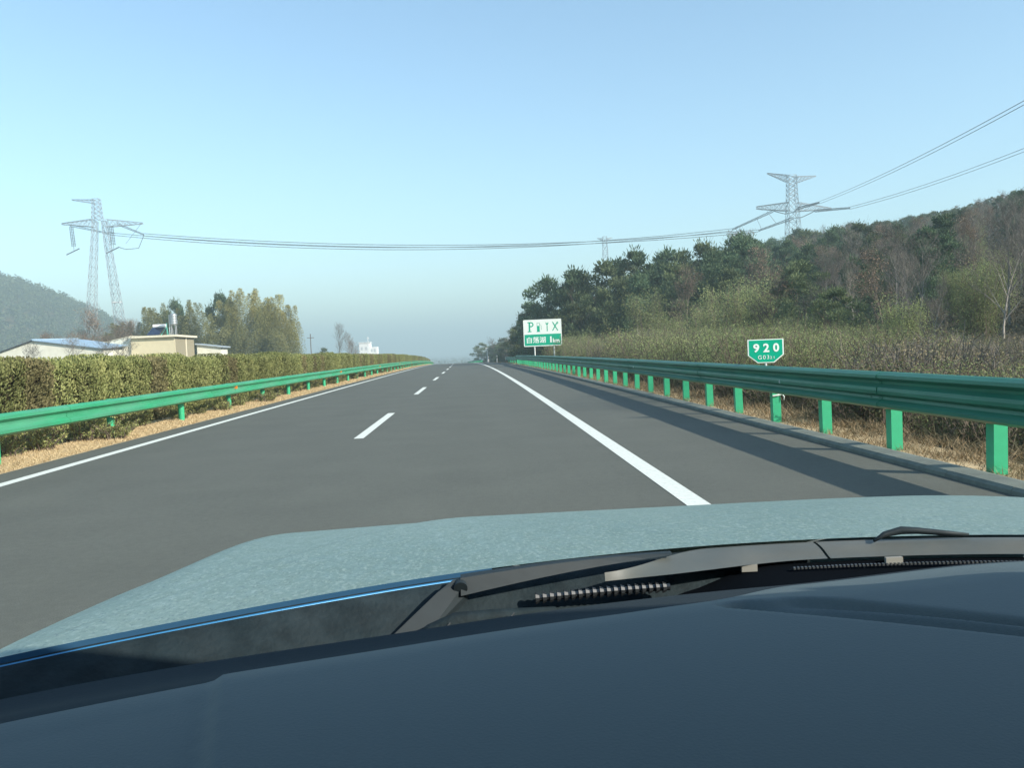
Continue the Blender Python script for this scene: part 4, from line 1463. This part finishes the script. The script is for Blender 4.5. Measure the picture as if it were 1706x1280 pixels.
mb.obj('jumper_cable', M['wire'], lp)

RPX, RPY = 128.4, 350.0
RPZ = gz(RPX, RPY)
rp = empty('transmission_tower', (RPX, RPY, RPZ))
tag(rp, 'lattice pylon with two spread arms standing above the wood on the right hill', 'pylon')
H2 = 51.5 - RPZ
lattice(MB(), (0, 0, -0.5), (0, 0, H2 + 4), 7.0, 3.6, 8, PR * 1.3).obj('body', M['pylon'], rp)
lattice(MB(), (0, 0, H2 + 4), (0, 0, H2 + 13.5), 3.6, 3.0, 5, PR * 1.2).obj('top_column', M['pylon'], rp)
lattice(MB(), (-1.5, 0, H2 + 1.2), (-13.6, 2.5, H2 + 1.6), 3.4, 1.0, 7, PR * 1.15).obj('cross_arm', M['pylon'], rp)
lattice(MB(), (1.5, 0, H2 + 1.0), (14.6, -2.5, H2 - .6), 3.4, 0.6, 7, PR * 1.15).obj('cross_arm', M['pylon'], rp)
lattice(MB(), (-1.4, 0, H2 + 12.2), (-9.2, 1.5, H2 + 14.9), 2.6, 0.3, 6, PR * .95).obj('earth_wire_arm', M['pylon'], rp)
lattice(MB(), (1.4, 0, H2 + 11.6), (9.2, -1.5, H2 + 12.6), 2.6, 0.3, 6, PR * .95).obj('earth_wire_arm', M['pylon'], rp)
RA = (-7.6, 0.5, H2 - .2)
RA2 = (-24.5, 0.0, H2 - 7.0)
RB = (-0.5, -2.0, H2 - 3.6)
RB2 = (-15.0, -3.0, H2 - 8.2)
OA = (1.6, -1.0, H2 + .2)
OA2 = (6.2, -12.0, H2 + .6)
OB = (8.5, -1.2, H2 - 1.0)
OB2 = (17.3, -14.0, H2 - 2.2)
for a, b in ((RA, RA2), (RB, RB2), (OA, OA2), (OB, OB2)):
    for dz in (0.35, -0.35):
        insulator(rp, (a[0], a[1], a[2] + dz), (b[0], b[1], b[2] + dz * .5), 0.30)
mb = MB()
mb.tube([RA, (-3, 0, H2 - 1.6), (0, -1, H2 - 1.2), OA], 0.16, 5)
mb.tube([RB, (3, -1.5, H2 - 3.4), (6, -1.4, H2 - 2.2), OB], 0.16, 5)
mb.tube([(-10, 1, H2), (-6.4, 0, H2 - 5.6)], 0.07, 4)
mb.tube([(-14, 1, H2 - 3), (-12.6, 0, H2 - 7.6)], 0.07, 4)
mb.obj('jumper_cable', M['wire'], rp)

ft = empty('transmission_tower', (91.0, 600.0, gz(91.0, 600.0)))
tag(ft, 'faint tip of a far lattice mast showing above the wood right of the service board', 'pylon')
FH = 74.0 - gz(91.0, 600.0)
lattice(MB(), (0, 0, 0), (0, 0, FH), 7.0, 2.6, 16, 0.10).obj('body', M['pylon'], ft)
lattice(MB(), (-1.2, 0, FH - 2), (-5.0, 0, FH - 1), 1.4, 0.3, 4, 0.08).obj('cross_arm', M['pylon'], ft)
lattice(MB(), (1.2, 0, FH - 2), (5.0, 0, FH - 1), 1.4, 0.3, 4, 0.08).obj('cross_arm', M['pylon'], ft)

def bundle(a, b, sag, label, sep=0.85, r=0.060, n=40):
    a, b = Vector(a), Vector(b)
    mb = MB()
    for dz, dy in ((sep / 2, sep / 2), (-sep / 2, sep / 2), (sep / 2, -sep / 2), (-sep / 2, -sep / 2)):
        pts = []
        for i in range(n + 1):
            t = i / n
            p = a.lerp(b, t)
            pts.append((p.x, p.y + dy, p.z + dz - sag * 4 * t * (1 - t)))
        mb.tube(pts, r, 4)
    o = mb.obj('power_line', M['wire'])
    tag(o, label, 'cable', 'overhead conductor bundles')
    return o
bundle(world_of(lp, LA2), world_of(rp, RA2), 6.6, 'upper overhead cable bundle crossing high above the road')
bundle(world_of(lp, LB2), world_of(rp, RB2), 5.2, 'lower overhead cable bundle crossing high above the road')
bundle(world_of(rp, OA2), (96.0, -40.0, 62.0), 7.5, 'steeper overhead cable bundle rising from the right pylon to the frame edge')
bundle(world_of(rp, OB2), (128.0, -30.0, 62.0), 9.0, 'flatter overhead cable bundle rising from the right pylon to the frame edge')

# ------------------------------------------------------------------ the car the picture is taken from
def hood_material():
    m = bpy.data.materials.new('dusty_hood_paint')
    m.use_nodes = True
    N, L = m.node_tree.nodes, m.node_tree.links
    p = N['Principled BSDF']
    tc = N.new('ShaderNodeTexCoord')
    mp = N.new('ShaderNodeMapping')
    mp.inputs['Scale'].default_value = (1.0, 0.55, 1.0)
    L.new(tc.outputs['Object'], mp.inputs['Vector'])
    def noise(sc, det, rough=0.6):
        n = N.new('ShaderNodeTexNoise')
        n.inputs['Scale'].default_value = sc
        n.inputs['Detail'].default_value = det
        n.inputs['Roughness'].default_value = rough
        L.new(mp.outputs[0], n.inputs['Vector'])
        return n.outputs['Fac']
    def rng_(src, a, b, c=0.0, d=1.0):
        r = N.new('ShaderNodeMapRange')
        for i, v in enumerate((a, b, c, d)):
            r.inputs[1 + i].default_value = v
        L.new(src, r.inputs[0])
        return r.outputs[0]
    def mix(fac, a, b):
        x = N.new('ShaderNodeMix')
        x.data_type = 'RGBA'
        L.new(fac, x.inputs[0])
        for s, q in ((6, a), (7, b)):
            if isinstance(q, tuple):
                x.inputs[s].default_value = (*q, 1)
            else:
                L.new(q, x.inputs[s])
        return x.outputs[2]
    base = mix(rng_(noise(3.0, 4), 0.35, 0.65), (0.165, 0.245, 0.212), (0.205, 0.285, 0.245))
    speck = mix(rng_(noise(170, 3, 0.7), 0.50, 0.70), base, (0.33, 0.415, 0.365))
    drops = mix(rng_(noise(240, 2, 0.5), 0.58, 0.70), speck, (0.125, 0.185, 0.178))
    L.new(drops, p.inputs['Base Color'])
    p.inputs['Metallic'].default_value = 0.25
    L.new(rng_(noise(45, 4), 0.3, 0.7, 0.42, 0.68), p.inputs['Roughness'])
    p.inputs['Coat Weight'].default_value = 0.15
    p.inputs['Coat Roughness'].default_value = 0.35
    return m
M['hood'] = hood_material()
M['car_paint'] = mat('car_paint', (0.14, 0.26, 0.34), 0.35, metal=0.3, coat=0.5)
M['blue_trim'] = mat('blue_trim', (0.05, 0.24, 0.46), 0.28, metal=0.3, coat=0.6)
M['blue_deep'] = mat('blue_deep', (0.02, 0.06, 0.11), 0.9, spec=0.05)
M['cowl_dark'] = mat('cowl_dark', (0.012, 0.021, 0.025), 0.75, spec=0.15, var=0.3, scale=14, col2=(0.020, 0.030, 0.034), bump=0.25, bscale=140)
M['cowl_sunlit'] = mat('cowl_sunlit', (0.112, 0.112, 0.094), 0.55, var=0.10, scale=5, col2=(0.085, 0.095, 0.086))  # same plastic as the left cowl, its sunlit warmth put into the colour
M['rubber'] = mat('rubber', (0.0035, 0.005, 0.007), 0.9, spec=0.02)
M['wiper_black'] = mat('wiper_black', (0.020, 0.029, 0.033), 0.6, spec=0.25, var=0.1, scale=20)
M['rib_shine'] = mat('rib_shine', (0.16, 0.17, 0.17), 0.25, metal=0.6)
M['hose'] = mat('hose', (0.022, 0.025, 0.027), 0.25, spec=0.6)
M['clip_grey'] = mat('clip_grey', (0.30, 0.29, 0.25), 0.5)
M['dash_front'] = mat('dash_front', (0.026, 0.037, 0.044), 0.85, spec=0.1, bump=0.1, bscale=300)  # darker than the dash: shade of the low front strip painted in
M['dash'] = mat('dash', (0.086, 0.116, 0.120), 0.62, spec=0.35, var=0.02, scale=1.5, bump=0.12, bscale=420)
M['headliner'] = mat('headliner', (0.35, 0.34, 0.32), 0.95, spec=0.1)
M['trim_black'] = mat('trim_black', (0.02, 0.022, 0.025), 0.7)

CX = 0.45
car = empty('car', (CX, 0.0, 0.0))
tag(car, 'dusty pale blue car in the foreground, bonnet and dark dashboard seen from the driver seat', 'car')

def sst(a, b, t):
    t = np.clip((t - a) / (b - a), 0, 1)
    return t * t * (3 - 2 * t)

def rear_y(x):                       # rear edge of the bonnet, x from the car's centre
    return 1.29 - 0.40 * x * x

def hood_z(x, y):
    t = y - 1.29
    z = EYE - 0.30 - 0.0214 * t - 0.1166 * np.clip(t, 0, 9) ** 2
    u = np.abs(x)
    z = z - (0.010 * sst(0.5, 0.98, u) + 0.030 * sst(0.86, 1.0, u) ** 2) * sst(0.85, 1.65, y) - 0.006 * sst(0.95, 1.0, u) ** 2
    crease = 0.53 + 0.46 * (1.9 - y)       # half width of the raised middle
    z = z - 0.007 * sst(-0.006, 0.018, u - crease) - 0.003 - 0.008 * sst(0.25, 0.9, x)
    z = z - 1.3 * np.clip(y - 2.22, 0, 9) ** 2
    return z

def grid_obj(name, U, V, fn, m, parent, smooth=True):
    uu, vv = np.meshgrid(U, V)
    P = fn(uu, vv)
    nx, ny = len(U), len(V)
    ix = np.arange(nx * ny).reshape(ny, nx)
    q = np.stack([ix[:-1, :-1], ix[:-1, 1:], ix[1:, 1:], ix[1:, :-1]], -1).reshape(-1, 4)
    return link(name, np_mesh(name, np.stack(P, -1).reshape(-1, 3), q, m, smooth=smooth), parent)

def hood_fn(u, v):
    y = rear_y(u) + v * (2.55 - 0.32 * u * u - rear_y(u))
    return u, y, hood_z(u, y)
hood = grid_obj('hood', np.linspace(-1.0, 1.0, 160), np.linspace(0, 1, 90) ** 1.0, hood_fn, M['hood'], car)
def lip_fn(u, v):                     # turned-down rear flange of the bonnet
    y = rear_y(u) - 0.004 * v
    return u, y, hood_z(u, rear_y(u)) - 0.006 * v
grid_obj('hood_flange', np.linspace(-1.0, -0.44, 40), np.linspace(0, 1, 3), lip_fn, M['blue_deep'], hood)
pts = [(x, float(rear_y(x)) - 0.008, float(hood_z(x, rear_y(x))) - 0.009) for x in np.linspace(-0.995, -0.44, 34)]
MB().tube(pts, 0.0026, 8).obj('edge_trim', M['blue_trim'], hood, smooth=True)['label'] = 'bright blue painted rear edge of the bonnet'
# body sides and nose
for sgn in (-1, 1):
    def side_fn(u, v, sgn=sgn):
        y = 0.90 + u * 1.30
        zt = hood_z(np.full_like(y, 1.0), y) - 0.004
        return sgn * (1.001 + 0.05 * np.sin(v * 2.4)), y, zt * (1 - v) + 0.35 * v
    grid_obj('fender', np.linspace(0, 1, 30), np.linspace(0, 1, 12), side_fn, M['car_paint'], car)
def nose_fn(u, v):
    y0 = 2.55 - 0.32 * u * u
    z0 = hood_z(u, y0) - 0.004
    return u, y0 + 0.10 * np.sin(v * 1.9), z0 * (1 - v) + 0.3 * v
grid_obj('nose', np.linspace(-0.98, 0.98, 40), np.linspace(0, 1, 14), nose_fn, M['car_paint'], car)

# cowl below the windscreen
def cowl_fn(u, v):
    y = rear_y(u) - 0.0035 - 0.0675 * v
    z = hood_z(u, rear_y(u)) - 0.0055 - (0.0465 - 0.014 * sst(0.55, 0.95, -u)) * v ** 1.3
    return u, y, z
cowl = grid_obj('cowl_panel', np.linspace(-1.0, 0.02, 70), np.linspace(0, 1, 8), cowl_fn, M['cowl_dark'], car)
def cowl2_fn(u, v):
    dp = 0.058 + 0.026 * (1 - sst(-0.22, 0.02, u))
    y = rear_y(u) - 0.004 - dp + dp * (1 - v) * (0.04 + 0.96 * sst(-0.29, -0.12, u))
    z = hood_z(u, rear_y(u)) - 0.003 + 0.008 * np.sin(np.clip(v * 1.15, 0, 1) * 3.14) * sst(-0.25, 0.5, u) - 0.011 * v
    return u, y, z
c2 = grid_obj('cowl_cover', np.linspace(-0.29, 0.036, 60), np.linspace(0, 1, 14), cowl2_fn, M['cowl_sunlit'], car)
c3 = grid_obj('cowl_cover', np.linspace(0.040, 1.0, 80), np.linspace(0, 1, 14), cowl2_fn, M['cowl_sunlit'], car)
# black edge of the windscreen and the gap in front of the dashboard
def dash_edge(x):
    return 1.005 - 0.31 * (x - 0.04) ** 2 + 0.05 * sst(-0.12, 0.22, np.asarray(x, dtype=float)) + 0.035 * sst(0.5, 0.9, -np.asarray(x, dtype=float))
def frit_fn(u, v):
    k_ = sst(-0.20, -0.05, u)
    ya = rear_y(u) - 0.066 + 0.010 * k_
    za = hood_z(u, rear_y(u)) - 0.050 + 0.030 * k_
    yb = dash_edge(u) - 0.03
    zb = np.full_like(u, EYE - 0.312)
    return u, ya * (1 - v) + yb * v, za * (1 - v) + zb * v - 0.02 * np.sin(v * 3.14)
grid_obj('windscreen_edge', np.linspace(-1.0, 1.0, 60), np.linspace(0, 1, 6), frit_fn, M['rubber'], car)
# clips and beads in the black edge
def cover_edge(x, dz=0.0):
    yy_ = float(rear_y(x)) - 0.063
    return (x, yy_, float(hood_z(x, rear_y(x))) - 0.014 + dz)
for x, w in ((-0.080, 0.011), (0.125, 0.012)):
    c = cover_edge(x)
    MB().box((x - w, c[1] - 0.008, c[2] - 0.010), (x + w, c[1] - 0.002, c[2] + 0.000)).obj('clip', M['clip_grey'], car)
mb = MB()
for x in np.linspace(-0.02, 0.62, 120):
    c = cover_edge(x, -0.006)
    mb.box((x - 0.0014, c[1] - 0.022, c[2] - 0.0015), (x + 0.0014, c[1] - 0.018, c[2] + 0.0015))
o = mb.obj('bead_strip', M['rib_shine'], car)
# ribbed hose and wiper linkage
mb = MB()
pts = []
for i in range(19):
    t = i / 18
    x = -0.385 + 0.175 * t
    p = Vector((x, float(rear_y(x)) - 0.074 - 0.012 * t, float(hood_z(x, rear_y(x))) - 0.029 - 0.002 * t))
    mb.bar(p, p + Vector((0.0050, 0, 0)), 0.0080, 0.0060, 10)
    mb.bar(p + Vector((0.0051, 0, 0)), p + Vector((0.0102, 0, 0)), 0.0044, 0.0044, 8)
mb.obj('ribbed_hose', M['hose'], car)
def hp(x, dy, dz):
    return (x, float(rear_y(x)) + dy, float(hood_z(x, rear_y(x))) + dz)
# driver's wiper: pivot, arm, blade
wp = MB()
q = [hp(-0.580, -0.088, -0.054), hp(-0.525, -0.088, -0.050), hp(-0.474, -0.052, -0.016), hp(-0.470, -0.046, 0.004), hp(-0.492, -0.046, 0.003), hp(-0.512, -0.055, -0.008)]
q2 = [(x_, y_ + 0.008, z_ - 0.010) for x_, y_, z_ in q]
wp.add(q + q2, [(0, 1, 2, 3, 4, 5), (11, 10, 9, 8, 7, 6)] + [(i, 6 + i, 6 + (i + 1) % 6, (i + 1) % 6) for i in range(6)])
wiper = wp.obj('wiper_pivot', M['wiper_black'], car)
mb = MB()
A0, A1 = Vector(hp(-0.482, -0.050, 0.006)), Vector(hp(-0.185, -0.036, 0.004))
prof = [(-0.013, -0.021), (0.010, -0.019), (0.010, 0.0015), (-0.004, 0.0)]
n = 9
for i in range(n):
    t = i / (n - 1)
    p = A0.lerp(A1, t)
    k_ = 1 - 0.88 * t
    for dy, dz in prof:
        mb.v.append((p.x, p.y + dy * (1 - .4 * t), p.z + dz * k_ + 0.004 * math.sin(t * 3.14)))
for i in range(n - 1):
    for k in range(4):
        mb.f.append((i * 4 + k, i * 4 + (k + 1) % 4, i * 4 + 4 + (k + 1) % 4, i * 4 + 4 + k))
mb.f.append((3, 2, 1, 0))
mb.obj('wiper_arm', M['wiper_black'], car)
MB().bar(hp(-0.482, -0.060, -0.006), hp(-0.482, -0.046, -0.002), 0.009, 0.008, 14).obj('pivot_cap', M['wiper_black'], wiper)
MB().tube([hp(-0.545, -0.09, -0.058), hp(-0.52, -0.10, -0.044), hp(-0.49, -0.10, -0.037), hp(-0.44, -0.095, -0.040), hp(-0.36, -0.085, -0.046)], [0.006, 0.011, 0.013, 0.011, 0.006], 8).obj('linkage', M['cowl_dark'], car, smooth=True)
for x in (-0.505, -0.425):
    MB().tube([hp(x - 0.012, -0.118, -0.048), hp(x, -0.113, -0.042), hp(x + 0.010, -0.113, -0.032)], [0.0012, 0.0018, 0.0010], 5).obj('spring_clip', M['rib_shine'], car)
# passenger's wiper, a short bent piece showing above the cowl cover
MB().tube([hp(0.115, -0.03, 0.001), hp(0.135, -0.02, 0.008), hp(0.158, -0.02, 0.013), hp(0.180, -0.02, 0.012), hp(0.215, -0.02, 0.008), hp(0.25, -0.02, 0.005)],
          [0.002, 0.0045, 0.006, 0.005, 0.004, 0.002], 8).obj('wiper_arm', M['wiper_black'], car, smooth=True)

# dashboard
def seg_dist(x, y, a, b):
    ax, ay = a
    bx, by = b
    t = np.clip(((x - ax) * (bx - ax) + (y - ay) * (by - ay)) / ((bx - ax) ** 2 + (by - ay) ** 2), 0, 1)
    return np.hypot(x - ax - t * (bx - ax), y - ay - t * (by - ay)), t
def strip_w(x):                       # width of the dash strip coloured dark as shade along the windscreen
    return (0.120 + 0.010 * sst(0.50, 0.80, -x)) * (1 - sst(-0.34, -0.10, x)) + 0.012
def dash_z(u, y):
    b = dash_edge(u) - y               # distance back from the front edge
    z = EYE - 0.281 + 0.033 * sst(0.02, 0.19, b) - 0.09 * np.clip(b - 0.22, 0, 9) ** 1.6
    # binnacle edge towards the driver's side window
    lx = -0.640 - 0.24 * (y - 0.62)
    z = z - (0.008 * sst(0.0, 0.012, lx - u) + 0.035 * np.clip(lx - u, 0, 9)) * sst(0.08, 0.20, b)
    # sculpted grooves in front of the passenger
    d, t = seg_dist(u, y, (-0.19, 0.846), (0.10, 0.66))
    z = z - 0.0095 * np.exp(-(d / 0.0070) ** 2) * sst(0.0, 0.15, t)
    d, t = seg_dist(u, y, (-0.205, 0.825), (0.06, 0.655))
    z = z - 0.015 * np.exp(-(d / (0.005 + 0.016 * (1 - t))) ** 4) * (1 - 0.75 * t)
    return z
def dash_fn(u, v):
    y = (dash_edge(u) - strip_w(u)) * (1 - v) + 0.22 * v
    z = dash_z(u, y)
    return u, y, z - 0.004 * (1 - sst(0.0, 0.012, v))
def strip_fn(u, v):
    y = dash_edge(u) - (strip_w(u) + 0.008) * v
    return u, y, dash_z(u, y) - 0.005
grid_obj('dashboard', np.linspace(-1.0, 1.0, 300), np.concatenate([np.linspace(0, 0.62, 190), np.linspace(0.63, 1, 30)]), dash_fn, M['dash'], car)
grid_obj('dash_shade_strip', np.linspace(-1.0, 1.0, 160), np.linspace(0, 1, 10), strip_fn, M['dash_front'], car)
def dash_front(u, v):
    return u, dash_edge(u) + 0.001 + 0 * v, EYE - 0.293 - 0.12 * v
grid_obj('dashboard_front', np.linspace(-1.0, 1.0, 60), np.linspace(0, 1, 3), dash_front, M['rubber'], car)
MB().tube([(-0.99, 0.70, 1.02), (-0.93, 0.66, 1.065), (-0.90, 0.60, 1.06), (-0.89, 0.52, 1.02)], [0.03, 0.022, 0.018, 0.016], 8).obj('side_vent', M['trim_black'], car, smooth=True)
# cabin: pillars, roof, doors and the rear, which shade the dashboard
def quad_panel(name, pts, m, t=(0, 0, 0.03)):
    lo = [Vector(p) for p in pts]
    hi = [p + Vector(t) for p in lo]
    n_ = len(lo)
    return MB().add(lo + hi, [tuple(range(n_ - 1, -1, -1)), tuple(range(n_, 2 * n_))] + [(i, (i + 1) % n_, n_ + (i + 1) % n_, n_ + i) for i in range(n_)]).obj(name, m, car)
quad_panel('roof', [(-0.74, 0.41, 1.60), (0.74, 0.41, 1.60), (0.78, -0.3, 1.62), (0.76, -2.4, 1.62), (-0.76, -2.4, 1.62), (-0.78, -0.3, 1.62)], M['headliner'], (0, 0, 0.05))
for sgn in (-1, 1):
    MB().bar((sgn * 1.02, 0.66, 1.00), (sgn * 0.78, 0.36, 1.62), 0.055, 0.045, 8).obj('windscreen_pillar', M['trim_black'], car)
    MB().bar((sgn * 0.94, -0.55, 0.98), (sgn * 0.78, -0.55, 1.62), 0.06, 0.05, 8).obj('centre_pillar', M['trim_black'], car)
    MB().bar((sgn * 0.78, 0.42, 1.62), (sgn * 0.78, -2.4, 1.62), 0.045, 0.045, 8).obj('roof_rail', M['car_paint'], car)
    quad_panel('door', [(sgn * 0.97, 0.80, 0.30), (sgn * 0.97, -1.6, 0.30), (sgn * 0.95, -1.6, 1.00), (sgn * 0.95, 0.80, 1.00)], M['car_paint'], (sgn * 0.04, 0, 0))
quad_panel('tailgate', [(-0.9, -2.4, 0.3), (0.9, -2.4, 0.3), (0.76, -2.4, 1.62), (-0.76, -2.4, 1.62)], M['car_paint'], (0, -0.05, 0))
quad_panel('floor_pan', [(-0.95, 0.95, 0.30), (0.95, 0.95, 0.30), (0.95, -2.38, 0.30), (-0.95, -2.38, 0.30)], M['trim_black'], (0, 0, 0.03))
for sx in (-0.45, 0.45):
    quad_panel('seat', [(sx - .26, -0.35, 0.55), (sx + .26, -0.35, 0.55), (sx + .24, -0.62, 1.22), (sx - .24, -0.62, 1.22)], M['trim_black'], (0, -0.12, 0.02))
for sgn in (-1, 1):
    for wy in (1.75, -1.45):
        w = empty('wheel', (0, 0, 0))
        w.parent = car
        w.location = (sgn * 0.88, wy, 0.335)
        MB().bar((-0.11, 0, 0), (0.11, 0, 0), 0.335, 0.335, 28).obj('tyre', M['rubber'], w)
        MB().bar((sgn * 0.09, 0, 0), (sgn * 0.116, 0, 0), 0.21, 0.20, 20).obj('rim', M['galv'], w)

# ------------------------------------------------------------------ haze
hm = bpy.data.materials.new('haze')
hm.use_nodes = True
N = hm.node_tree.nodes
N.remove(N['Principled BSDF'])
pv = N.new('ShaderNodeVolumePrincipled')
pv.inputs['Color'].default_value = (0.63, 0.81, 0.84, 1)
pv.inputs['Density'].default_value = 0.00098
pv.inputs['Anisotropy'].default_value = 0.0
pv.inputs['Density Attribute'].default_value = ''
hm.node_tree.links.new(pv.outputs[0], N['Material Output'].inputs['Volume'])
hz_o = MB().box((-4200, -400, -60), (4200, 9200, 112)).obj('haze', hm)
hz_o['kind'] = 'stuff'
